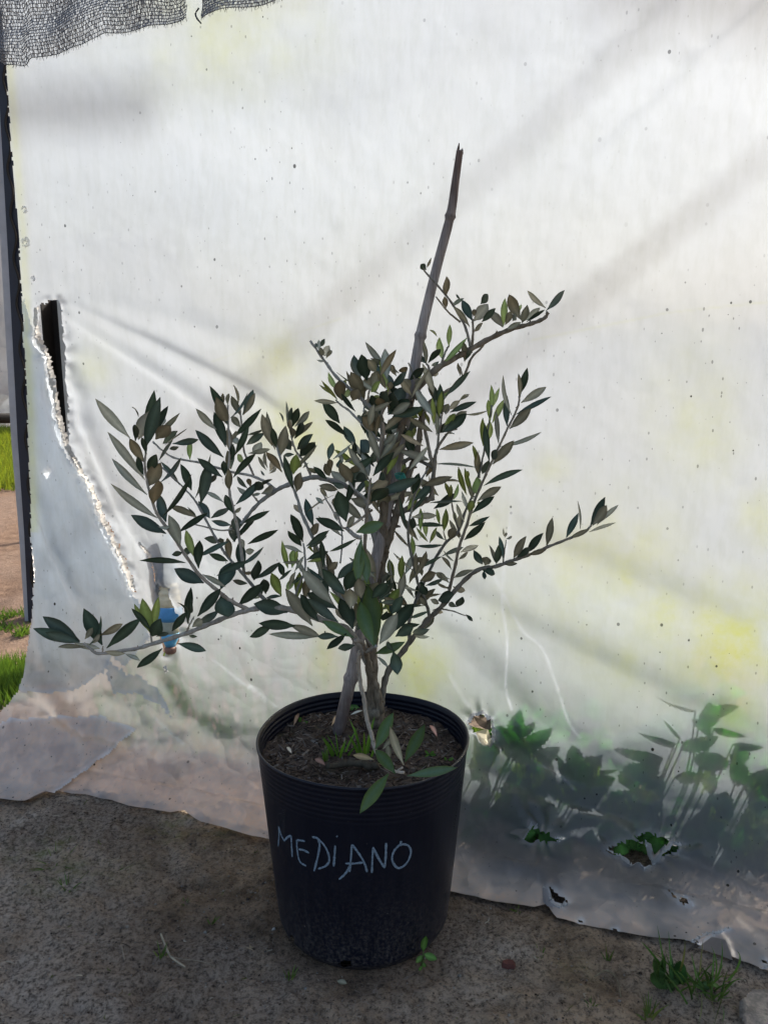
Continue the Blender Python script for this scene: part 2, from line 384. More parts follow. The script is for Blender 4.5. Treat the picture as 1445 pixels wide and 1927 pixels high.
hemY = np.where(sx_ > hx_[-1], hemY[np.searchsorted(sx_, hx_[-1]) - 1] - .34 * (sx_ - hx_[-1]), hemY)
zt = zt_of(sx_); wY = wallY(sx_)
b = np.sin(math.pi / 2 * tau)[:, None]
ker = np.exp(-(np.arange(-40, 41) / 18.) ** 2); hemS = np.convolve(np.pad(hemY, 40, 'edge'), ker / ker.sum(), 'valid')
bl = sstep(.02, .30, tau)[:, None]; hemV = hemY[None] * (1 - bl) + hemS[None] * bl
Ysk = hemV + (wY[None] - hemV) * b; Zsk = .007 + zt[None] * (tau ** 1.75)[:, None]
Yw = np.tile(wY, (len(zw), 1)); Zw = .007 + zt[None] + zw[:, None]
Y = np.vstack([Ysk, Yw]); Z = np.vstack([Zsk, Zw])
px0, py0 = proj(X, Y, Z)
D = np.zeros_like(X)                                    # displacement towards the camera
def fold(pl, sig, amp, end=True, asym=0):
    global D
    d, s, t = dist_pl(px0, py0, pl)
    w = np.exp(-(d / sig) ** 2)
    if asym: w = np.where(s * asym > 0, np.exp(-(d / (sig * .55)) ** 2), w)
    if end: w = w * np.sin(math.pi * np.clip(t, .02, .98)) ** .5
    D += amp * .62 * w
# soft sags across the upper sheet
fold([(1460, 300), (1180, 500), (900, 720), (700, 850)], 42, .006, asym=1)
fold([(1440, 130), (1100, 120), (900, 300), (620, 560), (480, 680)], 60, .007, asym=1)
fold([(20, 215), (300, 200), (700, 230), (1000, 60)], 70, .010)
fold([(0, 330), (400, 330), (800, 420)], 90, -.008)
fold([(1445, 620), (1100, 800), (950, 990)], 90, .006)
# strain folds running down from the post
fold([(118, 566), (300, 650), (480, 740), (560, 800)], 20, .012, asym=-1)
fold([(120, 590), (320, 720), (520, 860)], 16, .010, asym=1)
fold([(118, 560), (330, 600), (560, 690)], 26, .008)
fold([(128, 640), (160, 800), (230, 960), (330, 1130)], 16, .016, asym=1)
fold([(140, 800), (190, 930), (260, 1050)], 12, .010)
# left flap
fold([(72, 640), (100, 760), (140, 880), (200, 1000), (262, 1090)], 10, .012, asym=-1)
fold([(62, 900), (95, 1010), (140, 1110), (150, 1130)], 12, .012, asym=1)
fold([(66, 1080), (110, 1200), (240, 1290)], 30, .012)
fold([(50, 1270), (90, 1320), (150, 1370), (260, 1400)], 22, .020, asym=1)
fold([(30, 1350), (120, 1345), (200, 1310), (250, 1335)], 18, .012, asym=-1)
fold([(262, 1215), (300, 1275), (350, 1345), (420, 1390), (510, 1440)], 26, .015, asym=-1)
fold([(300, 1150), (330, 1260), (420, 1350)], 30, -.012)
fold([(58, 1514), (110, 1490), (180, 1440), (255, 1375)], 13, .022, asym=-1)
fold([(250, 1370), (330, 1420), (420, 1500)], 40, .010)
fold([(0, 1400), (60, 1440), (130, 1450)], 30, .010)
# right lower sags
fold([(700, 1000), (980, 1180), (1240, 1300), (1460, 1400)], 50, .017, asym=-1)
fold([(830, 1200), (980, 1330), (1180, 1470), (1460, 1610)], 46, .018, asym=-1)
fold([(840, 1420), (1000, 1490), (1200, 1540), (1460, 1650)], 26, .016, asym=1)
fold([(850, 1500), (1000, 1560), (1250, 1630), (1460, 1690)], 26, -.012)
fold([(860, 1600), (1100, 1660), (1460, 1740)], 34, .010)
fold([(900, 1660), (1010, 1690), (1040, 1700)], 16, .008)
fold([(1040, 1700), (1200, 1720), (1300, 1750)], 22, .010, asym=-1)
fold([(1300, 1770), (1380, 1740), (1445, 1790)], 18, .012)
fold([(1340, 1750), (1362, 1780), (1375, 1805)], 9, .012, asym=1)
near_w = sstep(2.2, 1.2, np.abs(X + .1))
fold([(930, 990), (1150, 1080), (1460, 1200)], 60, .014, asym=-1)
fold([(760, 1130), (900, 1230), (1000, 1330)], 44, .011, asym=-1)
D += near_w * (.014 * fbm(X * 2.1, Z * 2.1, 21, 3) + .005 * fbm(X * 9 + Z * 3, Z * 6, 25, 3) + .0012 * fbm(X * 40, Z * 40, 29, 2))
low = sstep(.42, .05, Z) * near_w
D += low * ((.020 + .016 * sstep(-.1, -.4, X)) * fbm(X * 6 - Z * 9, Z * 7 + X * 2, 33, 4) + .006 * fbm(X * 26, Z * 26 + Y * 20, 35, 3))
dn = .25 + .75 * sstep(0, .10, Z)
X2 = X + NRM[0] * D * dn; Y2 = Y + NRM[1] * D * dn; Z2 = Z + np.clip(D, -.003, .05) * low * .5
Z2 = np.maximum(Z2 + .006 * near_w * (Z < .03) * (fbm(X * 18, Y * 18, 41, 3) + .35), .004)

HOLES = {'post_slot': [(72, 578), (83, 570), (86, 576), (92, 566), (100, 562), (110, 564), (119, 573), (124, 640), (129, 740), (134, 834), (129, 838), (124, 822), (118, 800), (113, 775), (108, 745), (105, 715), (98, 700), (96, 690), (90, 665), (85, 650), (76, 641), (70, 630), (72, 612), (79, 600), (80, 590)],
  'spindle_slit': [(302, 1104), (305, 1100), (314, 1112), (326, 1132), (336, 1160), (341, 1186), (339, 1206), (330, 1218), (322, 1229), (312, 1228), (309, 1210), (306, 1190), (304, 1150), (302, 1122)],
  'tear_a': [(140, 858), (146, 862), (162, 888), (182, 922), (202, 972), (219, 1008), (238, 1050), (250, 1085), (258, 1114), (252, 1112), (244, 1086), (230, 1052), (212, 1012), (196, 978), (176, 926), (158, 892)],
  'tear_b': [(262, 1020), (282, 1038), (297, 1070), (300, 1098), (294, 1098), (290, 1070), (278, 1042)],
  'pin': [(94, 876), (100, 880), (106, 876), (107, 884), (103, 892), (97, 891), (94, 884)],
  'low_a': [(985, 1577), (993, 1562), (1000, 1548), (1012, 1556), (1026, 1562), (1046, 1570), (1060, 1574), (1048, 1582), (1024, 1582), (1008, 1580)],
  'low_b': [(1137, 1595), (1150, 1588), (1172, 1580), (1196, 1580), (1212, 1584), (1195, 1572), (1202, 1566), (1232, 1566), (1252, 1576), (1262, 1586), (1282, 1586), (1274, 1596), (1256, 1602), (1246, 1612), (1238, 1606), (1228, 1622), (1222, 1629), (1196, 1620), (1168, 1612), (1145, 1604)],
  'low_c': [(1032, 1669), (1040, 1672), (1058, 1688), (1067, 1696), (1060, 1702), (1046, 1697), (1038, 1690), (1035, 1680)],
  'low_d': [(1253, 1672), (1262, 1677), (1272, 1688), (1290, 1690), (1300, 1702), (1286, 1700), (1274, 1692), (1264, 1684)],
  'by_pot': [(884, 1360), (889, 1350), (898, 1344), (914, 1346), (924, 1356), (929, 1378), (922, 1394), (912, 1388), (902, 1380), (892, 1372)],
  'dot_a': [(1089, 1730), (1094, 1728), (1096, 1734), (1091, 1735)], 'dot_b': [(1152, 1748), (1160, 1745), (1163, 1752), (1155, 1755)], 'dot_c': [(1431, 1804), (1439, 1804), (1443, 1811), (1434, 1812)],
  'dot_d': [(1302, 1774), (1312, 1770), (1311, 1778), (1304, 1783)], 'dot_e': [(1384, 1810), (1393, 1812), (1391, 1818)]}
LEFT = [(-400, -10), (0, 2), (130, 12), (300, 24), (450, 37), (500, 38), (640, 47), (740, 55), (830, 58), (980, 62), (1000, 60), (1040, 64), (1080, 68), (1170, 62), (1230, 52), (1270, 46), (1300, 36), (1322, 18), (1345, -2), (1375, -60), (1400, -140), (1440, -260)]
ly, lx = np.array(LEFT).T
pxs, pys = proj(X2, Y2, Z2)
edge = np.interp(pys, ly, lx) + 2.2 * (vnoise(pys / 5, pys * 0, 51) - .5) + 5 * sstep(985, 1010, pys) * sstep(1160, 1100, pys) * (vnoise(pys / 4, pys * 0, 53) - .5)
F = grid_faces(*X2.shape)
fx = pxs.ravel()[F].mean(1); fy = pys.ravel()[F].mean(1)
fe = edge.ravel()[F].mean(1)
keep = ~((fx < fe) & (fy < 1445))
stain_glow = np.zeros(X2.shape + (3,))
for k, poly in HOLES.items():
    jx = 3.0 * (vnoise(fx / 3, fy / 3, 61) - .5); jy = 3.0 * (vnoise(fx / 3, fy / 3, 63) - .5)
    keep &= ~pip(fx + jx, fy + jy, poly)
    d, s, t = dist_pl(pxs, pys, poly, True)
    wdt = 5 if len(poly) < 8 else 8
    stain_glow[..., 2] = np.maximum(stain_glow[..., 2], .8 * np.exp(-(d / wdt) ** 2) * (.5 + vnoise(pxs / 4, pys / 4, 71)))
    lift = (.012 if len(poly) > 8 else .003) * np.exp(-(d / 9) ** 2) * vnoise(pxs / 11, pys / 11, 73)
    if len(poly) > 8 and k[:4] != 'tear':
        c_ = np.mean(poly, 0); aa_ = np.arctan2(pys - c_[1], pxs - c_[0]); lift = lift + .0055 * np.exp(-(d / 30) ** 2) * np.sin(7 * aa_ + 5 * vnoise(pxs / 40, pys / 40, 75))
    if k == 'post_slot': lift *= .6
    X2 += NRM[0] * lift; Y2 += NRM[1] * lift
# algae stains, with the yellow-green glow of plants behind painted in
for (ax, ay, ar, aa, asx) in [(570, 790, 70, .55, 1.3), (520, 690, 60, .35, 1.2), (640, 830, 60, .45, 1), (790, 1250, 70, .75, .8), (740, 1170, 70, .4, 1), (1150, 1080, 130, .4, 1.2), (1360, 1210, 110, .75, 1),
                              (1250, 1160, 90, .45, 1.4), (1310, 800, 150, .22, .6), (900, 1000, 80, .25, 1), (1380, 1320, 60, .6, 1), (620, 1240, 60, .35, .6), (180, 690, 40, .25, 1), (420, 60, 110, .28, 1.6), (1180, 1230, 70, .35, 1.5),
                              (1040, 880, 40, .2, 1), (1420, 980, 60, .35, .7), (1010, 1150, 60, .3, 1.6)]:
    rr = np.hypot((pxs - ax) / asx, pys - ay) / ar
    stain_glow[..., 0] = np.maximum(stain_glow[..., 0], 1.3 * aa * np.exp(-rr ** 2) * (.45 + 1.1 * vnoise(pxs / 38, pys / 60, 81)))
stain_glow[..., 0] = np.maximum(stain_glow[..., 0], .40 * np.exp(-((pxs - np.interp(pys, ly, lx) - 8) / 9) ** 2) * (pys < 1000) * (pys > 120))     # yellowed edge hem
# soil splashed and dried on the foot of the sheet
lft = sstep(.05, -.2, X2)
dirt = sstep(.06 + .20 * lft, .012 + .03 * lft, Z2 + .07 * fbm(X2 * 5, Z2 * 9, 91, 3)) * 1.0
dirt *= .55 + .75 * vnoise(X2 * 13, Z2 * 16 + Y2 * 9, 95)
stain_glow[..., 1] = np.clip(dirt, 0, 1)
stain_glow[..., 1] = np.maximum(stain_glow[..., 1], .4 * np.exp(-(dist_pl(pxs, pys, [(60, 1514), (130, 1475), (230, 1390)])[0] / 9) ** 2))
# scratches and creases in the film
SCR = [([(962, 960), (955, 1020), (946, 1090), (945, 1140), (954, 1210), (951, 1290), (962, 1335)], 1.5, .75), ([(930, 1085), (958, 1140), (985, 1190), (1020, 1220), (1050, 1300), (1070, 1360), (1092, 1388)], 1.5, .6),
       ([(1004, 1435), (1040, 1450), (1066, 1470), (1078, 1484)], 1.6, .8), ([(1060, 1600), (1200, 1700)], .1, 0), ([(845, 1270), (880, 1330)], 3, .3), ([(470, 1290), (520, 1330)], 1.4, .5), ([(400, 1240), (500, 1320)], 1.2, .4),
       ([(1440, 1690), (1380, 1660), (1240, 1590), (1160, 1570)], 3, .25), ([(1240, 590), (1445, 568)], 1.4, -.22), ([(1000, 640), (1250, 590)], 1.4, -.22), ([(400, 680), (640, 600)], 1.6, -.2), ([(290, 1350), (345, 1400)], 2, .5),
       ([(1310, 1780), (1345, 1758), (1375, 1748)], 2.5, .9), ([(1268, 1600), (1290, 1614)], 1.4, .8)]
for pl, w, a in SCR:
    d, s, t = dist_pl(pxs, pys, smooth_pl(pl, 5)); v = abs(a) * np.exp(-(d / (w + .8)) ** 2)
    if a > 0: stain_glow[..., 2] = np.maximum(stain_glow[..., 2], v * (.5 + vnoise(pxs / 7, pys / 7, 99)))
    else: stain_glow[..., 0] = np.maximum(stain_glow[..., 0], v)
V = np.stack([X2, Y2, Z2], -1).reshape(-1, 3); F = F[keep]
used = np.zeros(len(V), bool); used[F.ravel()] = True; idx = np.cumsum(used) - 1
sheet = np_mesh('plastic_sheet', V[used], idx[F], M_FILM, np.clip(stain_glow.reshape(-1, 3)[used], 0, 1))
tag(sheet, 'large torn translucent white plastic sheet hanging behind the potted olive tree', 'plastic sheet')
XS, YS, ZS, PXS, PYS = X2, Y2, Z2, pxs, pys
F_ALL = grid_faces(*X2.shape)
def overlay(poly, off, up=0, wav=.006, rag=4, dirty=0):
    jx = rag * (vnoise(fx / 5, fy / 5, 161) - .5) + rag * 2.5 * (vnoise(fx / 24, fy / 24, 165) - .5); jy = rag * (vnoise(fx / 5, fy / 5, 163) - .5) + rag * 2.5 * (vnoise(fx / 24, fy / 24, 167) - .5)
    k = pip(fx + jx, fy + jy, poly) & ~((fx < fe + 3) & (fy < 1445)); ff = F_ALL[k]
    o_ = off + wav * (fbm(X2 * 9, Z2 * 9, 171, 3) + fbm(X2 * 26 + Z2 * 12, Z2 * 15, 173, 3) * .6)
    v = np.stack([X2 + NRM[0] * o_, Y2 + NRM[1] * o_, Z2 + up], -1).reshape(-1, 3); us = np.zeros(len(v), bool); us[ff.ravel()] = True; ix = np.cumsum(us) - 1
    st2 = stain_glow.reshape(-1, 3).copy(); d = dist_pl(pxs.ravel()[us], pys.ravel()[us], poly, True)[0]; st = st2[us]; st[:, 1] = np.maximum(st[:, 1], dirty * (.75 + .5 * vnoise(pxs.ravel()[us] / 30, pys.ravel()[us] / 30, 177))); st[:, 2] = np.maximum(st[:, 2] * .6, .7 * np.exp(-(d / 5) ** 2))
    return np_mesh('loose_flap', v[us], ix[ff], M_FILM2, np.clip(st, 0, 1), sheet)
overlay([(52, 560), (66, 600), (74, 640), (90, 668), (102, 716), (113, 775), (126, 838), (142, 866), (160, 892), (178, 926), (198, 975), (216, 1012), (234, 1052), (256, 1112), (276, 1160), (286, 1190), (262, 1226), (236, 1250), (216, 1230), (200, 1262), (150, 1292), (90, 1300), (30, 1290), (30, 900)], .011)
overlay([(206, 1240), (228, 1252), (240, 1268), (262, 1262), (300, 1290), (330, 1345), (300, 1320), (262, 1300), (214, 1300)], .012)
overlay([(58, 1516), (112, 1490), (182, 1440), (264, 1372), (200, 1345), (120, 1348), (30, 1352), (-30, 1375), (-90, 1420), (-90, 1530)], .014, .006, .014, 2, 1.5)
def on_sheet(px, py, off=0.0):
    """the point of the sheet seen at a pixel (off metres towards the camera)"""
    i = np.argmin(((PXS - px) ** 2 + (PYS - py) ** 2).ravel())
    return Vector((XS.ravel()[i] + NRM[0] * off, YS.ravel()[i] + NRM[1] * off, ZS.ravel()[i]))
def torn(pl, wid, name='torn_edge', closed=False, col=(.93, .93, .92), step=2.2, out=.004):
    """ragged curled strip along a tear"""
    pl = list(pl) + ([pl[0]] if closed else []); pts = smooth_pl(pl, 2); q = [pts[0]]
    for a, b_ in zip(pts[:-1], pts[1:]):
        n = max(1, int(np.hypot(*(b_ - a)) / step)); q += [a + (b_ - a) * k / n for k in range(1, n + 1)]
    q = np.array(q) + RNG.normal(0, .35, (len(q), 2)); mb = MB(); vs = []; n = len(q)
    for i in range(n):
        t = q[min(i + 1, n - 1)] - q[max(i - 1, 0)]; t = t / (np.hypot(*t) + 1e-6); nr = np.array([-t[1], t[0]])
        w = wid * (.75 + .45 * random.random())
        c = q[i]
        for k, (o, z) in enumerate([(-w, .001), (-w * .3, out * (.5 + random.random())), (w * .5, out * (.4 + 1.2 * random.random())), (w * (.6 + .8 * random.random()), out * .4 * random.random())]):
            e = c + nr * o; vs.append(on_sheet(e[0], e[1], z * .6 - .0015))
    fs = [(i * 4 + k, i * 4 + k + 1, i * 4 + k + 5, i * 4 + k + 4) for i in range(n - 1) for k in range(3)]
    mb.add(vs, fs, col); return mb.build(name, M_TORN, sheet)
torn([(72, 578), (70, 612), (76, 640), (90, 665), (98, 700), (106, 745), (113, 775), (122, 815), (130, 838), (142, 862), (160, 890), (178, 925), (198, 975), (214, 1010), (232, 1050), (246, 1085), (256, 1112)], 4.6, out=.006, col=(.50, .50, .49))
torn([(262, 1020), (280, 1040), (294, 1070), (298, 1100), (304, 1122)], 3.2, col=(.5, .5, .49))
torn([(62, 1000), (64, 1040), (67, 1080), (66, 1095)], 2.2)
torn([(985, 1577), (1000, 1548), (1012, 1556)], 3.0); torn([(1046, 1570), (1060, 1574), (1048, 1582)], 3.0)
torn([(1212, 1584), (1224, 1600), (1228, 1622), (1240, 1606), (1262, 1586), (1282, 1586)], 3.4, out=.007)
torn([(1140, 1592), (1170, 1612), (1222, 1629)], 1.3); torn([(1022, 1668), (1034, 1690), (1046, 1705), (1066, 1697)], 3.0, out=.007)
torn([(1288, 1780), (1305, 1768), (1330, 1756), (1352, 1754), (1372, 1744)], 3.0); torn([(880, 1362), (892, 1342), (918, 1344), (931, 1380), (922, 1404)], 3.4, out=.008)
torn([(1425, 1832), (1436, 1822), (1444, 1818)], 3.0); torn([(94, 876), (107, 877), (103, 893), (95, 888), (94, 876)], 1.8)
for (kx, ky, kr) in [(48, 394, 5), (50, 456, 8), (64, 524, 4), (313, 1258, 5), (270, 1300, 4)]:      # little melted knots where the film was tied
    torn([(kx - kr, ky), (kx, ky - kr), (kx + kr * .6, ky + kr * .5), (kx - kr * .5, ky + kr)], kr * .45, 'tie_knot', out=.005)

# ------------------------------------------------------------------ leaf maker
TS = [0, .05, .13, .27, .45, .62, .78, .91, 1]
WS = [.07, .09, .33, .72, .97, .98, .74, .37, .02]
def add_leaf(mb, B, T, W, N, ctop, cbot, curve=0, fold=.16, prof=WS, serr=0, sub=1, twist=0, edge=None):
    B = Vector(B); T = Vector(T); a = T - B; L = a.length
    if L < 1e-5: return
    a.normalize(); N = Vector(N); N = (N - a * N.dot(a)); N.normalize(); s = a.cross(N)
    ts = np.linspace(0, 1, 9 if sub == 1 else 8 * sub + 1); ws = np.interp(ts, TS, prof)
    vt = []; n = len(ts); ct = []; cb = []
    rib = tuple(min(1, c * 2.1 + .02) for c in ctop)
    for i, (t, w) in enumerate(zip(ts, ws)):
        hw = W * .5 * w
        if serr and 0 < i < n - 1: hw *= 1 + serr * (.5 if i % 2 else -.5)
        c = B + a * (L * t) + N * (curve * L * 4 * t * (1 - t) - max(0, -curve) * 0)
        th = twist * t; s2 = s * math.cos(th) + N * math.sin(th); n2 = N * math.cos(th) - s * math.sin(th)
        sh = a * (-.05 * L * serr if (serr and i % 2) else 0)
        vt += [c - s2 * hw + sh, c - n2 * (fold * hw), c + s2 * hw + sh]
        e = edge or ctop
        ct += [e, rib if 0 < i < n - 1 else ctop, e]; cb += [cbot, tuple(x * 1.12 for x in cbot), cbot]
    fs = []
    for i in range(n - 1):
        o = i * 3; fs += [(o, o + 1, o + 4, o + 3), (o + 1, o + 2, o + 5, o + 4)]
    mb.add(vt, fs, ct)
    off = N * .00045
    mb.add([v - off for v in vt], [f[::-1] for f in fs], cb)
def vary(c, k=.25):
    f = 1 + random.uniform(-k, k); g_ = random.uniform(-.08, .08)
    return tuple(max(.004, x * f * (1 + g_ * (i - 1))) for i, x in enumerate(c))
C_TOP, C_BOT, C_BRN, C_YNG = (.034, .056, .034), (.27, .255, .18), (.22, .185, .115), (.25, .30, .075)

# ------------------------------------------------------------------ the pot
pot = thing('grower_pot', 'black plastic nursery pot with chalky handwriting, standing on the bare earth', 'plant pot', (POT_X, POT_Y, 0))
def pot_r(z): 
    return POT_RB + (POT_R - POT_RB) * np.clip(z / POT_H, 0, 1) ** .9 - .010 * np.clip(1 - z / .022, 0, 1) ** 2
prof = []
for z in list(np.linspace(0, .03, 12)) + list(np.linspace(.035, .27, 40)): prof.append((float(pot_r(z)), z))
for z in np.linspace(.274, .344, 64): prof.append((float(pot_r(z)) + .00035 * math.sin((z - .274) / .0088 * 2 * math.pi) * float(sstep(.272, .30, z)), float(z)))
prof += [(POT_R + .0018, .346), (POT_R + .0022, .3495), (POT_R + .0008, .3512), (POT_R - .0012, .3508), (POT_R - .0022, .348)]
for z in np.linspace(.344, .27, 52): prof.append((float(pot_r(z)) - .0034 + .0007 * math.sin((z - .274) / .0088 * 2 * math.pi), float(z)))
SEG = 220; ang = np.linspace(0, 2 * math.pi, SEG, endpoint=False)
pr = np.array(prof); wob = 1 + .004 * np.sin(2 * ang + .8)
VX = POT_X + pr[:, :1] * np.cos(ang)[None] * wob; VY = POT_Y + pr[:, :1] * np.sin(ang)[None] * wob; VZ = np.repeat(pr[:, 1:], SEG, 1) + .0025 * np.sin(3 * ang + 1)[None] * (pr[:, 1:] > .2) * (pr[:, 1:] / .35)
i = np.arange((len(pr) - 1) * SEG); r_ = i // SEG; c_ = i % SEG
PF = np.stack([r_ * SEG + c_, r_ * SEG + (c_ + 1) % SEG, (r_ + 1) * SEG + (c_ + 1) % SEG, (r_ + 1) * SEG + c_], 1)
hx, hy = proj(VX, VY, VZ); mfx = hx.ravel()[PF].mean(1); mfy = hy.ravel()[PF].mean(1); front = VY.ravel()[PF].mean(1) < POT_Y
out_wall = r_ < 52
kp = np.ones(len(PF), bool)
for (ax, ay, aw, ah) in [(650, 1813, 11, 6.5), (549, 1769, 6, 8)]:
    kp &= ~((((mfx - ax) / aw) ** 2 + ((mfy - ay) / ah) ** 2 < 1) & front & out_wall)
np_mesh('body', np.stack([VX, VY, VZ], -1).reshape(-1, 3), PF[kp], M_POT, None, pot)
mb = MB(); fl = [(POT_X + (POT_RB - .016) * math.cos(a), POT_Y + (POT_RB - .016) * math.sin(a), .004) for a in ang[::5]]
mb.add(fl + [(x, y, .30) for x, y, _ in fl], [(k, (k + 1) % 44, 44 + (k + 1) % 44, 44 + k) for k in range(44)], (.012, .01, .008)); mb.build('dark_core', M_SOILBIT, pot)  # dark core added inside so the drain holes show shade
def on_pot(px, py, off=.0007):
    d = ray(px, py); lo, hi = .6, (POT_Y - .01) / d[1]
    if math.hypot(d[0] * hi - POT_X, 0) > float(pot_r(CAM_H + d[2] * hi)): hi = hi
    best = None
    for k in np.linspace(1.0, hi, 500):
        z = CAM_H + d[2] * k; rr = math.hypot(d[0] * k - POT_X, d[1] * k - POT_Y)
        if rr <= float(pot_r(z)): best = k; break
    if best is None: best = hi
    p = Vector((d[0] * best, d[1] * best, CAM_H + d[2] * best)); n = Vector((p.x - POT_X, p.y - POT_Y, 0)); n.normalize()
    rr = float(pot_r(p.z)) + off
    return Vector((POT_X + n.x * rr, POT_Y + n.y * rr, p.z)), n
def stroke(mb, pts, w, col=(1, 1, 1), off=.0006):
    q = smooth_pl(pts, 5) if len(pts) > 2 else np.array([np.array(pts[0]) + (np.array(pts[1]) - np.array(pts[0])) * t for t in np.linspace(0, 1, 9)])
    vs = []; n = len(q); W3 = [on_pot(x, y, off) for x, y in q]
    for i in range(n):
        p, nr = W3[i]; t = W3[min(i + 1, n - 1)][0] - W3[max(i - 1, 0)][0]; t.normalize(); s = t.cross(nr); s.normalize()
        k = w * (.75 + .5 * random.random()) * (.6 if i in (0, n - 1) else 1) * .5
        vs += [p - s * k, p + nr * .00025, p + s * k]
    mb.add(vs, [f for i in range(n - 1) for f in ((i * 3, i * 3 + 1, i * 3 + 4, i * 3 + 3), (i * 3 + 1, i * 3 + 2, i * 3 + 5, i * 3 + 4))], col)
LET = [[[(213, 178), (216, 235), (211, 303)], [(215, 182), (229, 230), (248, 270)], [(248, 270), (268, 248), (291, 235)], [(291, 235), (294, 300), (298, 368)]],
       [[(326, 262), (328, 320), (344, 395), (384, 424)], [(328, 264), (350, 266), (376, 272)], [(338, 322), (368, 326), (402, 344)]],
       [[(456, 252), (466, 300), (452, 380), (432, 455)], [(420, 244), (458, 256), (508, 318), (526, 388), (502, 424), (458, 442)]],
       [[(562, 296), (558, 360), (553, 426)], [(570, 238), (577, 243)]],
       [[(664, 292), (658, 380), (650, 460)], [(664, 292), (690, 322), (738, 398), (758, 462)], [(624, 408), (680, 408), (744, 400)], [(655, 420), (625, 470), (585, 506)]],
       [[(796, 304), (790, 380), (787, 466)], [(796, 310), (830, 380), (866, 436)], [(866, 436), (872, 360), (874, 280)]],
       [[(966, 268), (962, 288), (948, 302), (920, 336), (912, 390), (946, 436), (996, 412), (1026, 344), (1012, 300), (978, 290), (962, 300)]]]
for lt in LET:
    mb = MB()
    for st in lt: stroke(mb, [(460 + x / 3.284, 1500 + y / 3.284) for x, y in st], .0034)
    mb.build('letter', M_CHALK, pot)
mb = MB()                                                # worn raised lettering of the maker, illegible
for k in range(11):
    y0 = 1523 + k * 4.3; x0 = 536 - k * .15
    stroke(mb, [(x0 - 3 + random.uniform(-1, 1), y0), (x0 + random.uniform(-1, 2), y0 + 2.4), (x0 + 3, y0 + random.uniform(-1, 1))], .0012, (.030, .032, .036), .0012)
stroke(mb, [(527, 1545), (525, 1534), (531, 1530), (533, 1537), (529, 1548)], .0014, (.030, .032, .036), .0012)
mb.build('raised_mark', M_TINT, pot); mb = MB()
for k in range(13):
    y0 = 1470 + k * 7; x0 = 866 - k * 1.05
    stroke(mb, [(x0 - 1.5, y0), (x0 + random.uniform(-1, 1.5), y0 + 2.5), (x0 - 1, y0 + 5)], .0014, (.022, .024, .028), .0012)
mb.build('raised_mark', M_TINT, pot)

# ------------------------------------------------------------------ soil in the pot
SOIL_Z = .318
rs = np.concatenate([np.linspace(0, 1, 70)]); an = np.linspace(0, 2 * math.pi, 160, endpoint=False)
RR, AA = np.meshgrid(rs * (POT_R - .0062), an, indexing='ij'); sxx = POT_X + RR * np.cos(AA); syy = POT_Y + RR * np.sin(AA)
soil_z = lambda x, y: SOIL_Z + .016 * fbm(x * 16, y * 16, 101, 3) + .012 * fbm(x * 60, y * 60, 103, 3)
szz = soil_z(sxx, syy)
i = np.arange(69 * 160); r_ = i // 160; c_ = i % 160
SF = np.stack([r_ * 160 + c_, r_ * 160 + (c_ + 1) % 160, (r_ + 1) * 160 + (c_ + 1) % 160, (r_ + 1) * 160 + c_], 1)
t = NT('potting_mix'); pos = t.pos(); n = t.noise(pos, 90, 6, .75); n2 = t.noise(pos, 300, 3, .7); n3 = t.noise(pos, 22, 4, .6)
c = t.mix(t.ramp(n, [(.32, 0), (.7, 1)]), (.030, .022, .017), (.16, .12, .09)); c = t.mix(t.math('MULTIPLY', t.ramp(n2, [(.58, 0), (.72, 1)]), .6), c, (.24, .20, .16))
c = t.mix(t.math('MULTIPLY', t.ramp(n3, [(.55, 0), (.72, 1)]), .5), c, (.055, .060, .022))
M_SOIL = t.done(t.princ(c, .95, .15, t.bump(t.math('ADD', n, t.math('MULTIPLY', n2, .5)), .9, .006)))
soil = np_mesh('potting_soil', np.stack([sxx, syy, szz], -1).reshape(-1, 3), SF, M_SOIL)
tag(soil, 'dark barky potting soil filling the black pot', 'soil')
mb = MB()
for k in range(1700):
    r = (POT_R - .012) * math.sqrt(random.random()); a = random.uniform(0, 6.283); x = POT_X + r * math.cos(a); y = POT_Y + r * math.sin(a)
    z = float(soil_z(np.array(x), np.array(y))) + .0005; L = random.uniform(.003, .011); th = random.uniform(0, 6.283); w = random.uniform(.0008, .0022)
    d = Vector((math.cos(th) * L, math.sin(th) * L, random.uniform(-.3, .5) * L)); s = Vector((-math.sin(th) * w, math.cos(th) * w, random.uniform(-1, 1) * w)); p = Vector((x, y, z)); u = Vector((0, 0, w * .8))
    col = vary(random.choice([(.05, .036, .027), (.11, .078, .056), (.17, .13, .10), (.07, .048, .036), (.24, .20, .16)]), .3)
    mb.add([p - d - s, p - d + s, p + d + s * .6, p + d - s * .6, p + u - d * .8, p + u + d * .8], [(0, 1, 4), (1, 2, 5, 4), (2, 3, 5), (3, 0, 4, 5)], col)
o = mb.build('bark_chips', M_SOILBIT, soil, smooth=False); o['kind'] = 'stuff'
mb = MB()
q = [G(x, y, SOIL_Z + .012) for x, y in [(616, 1443), (640, 1438), (666, 1436), (690, 1440), (712, 1440)]]
mb.tube([Vector(p) + Vector((0, 0, random.uniform(-.003, .003))) for p in smooth_pl(q, 4)], [.004 + .003 * random.random() for _ in range(17)], (.10, .085, .06), 8, .35)
o = mb.build('dead_root', M_SOILBIT); tag(o, 'mossy dead root lying along the front of the potting soil', 'root')
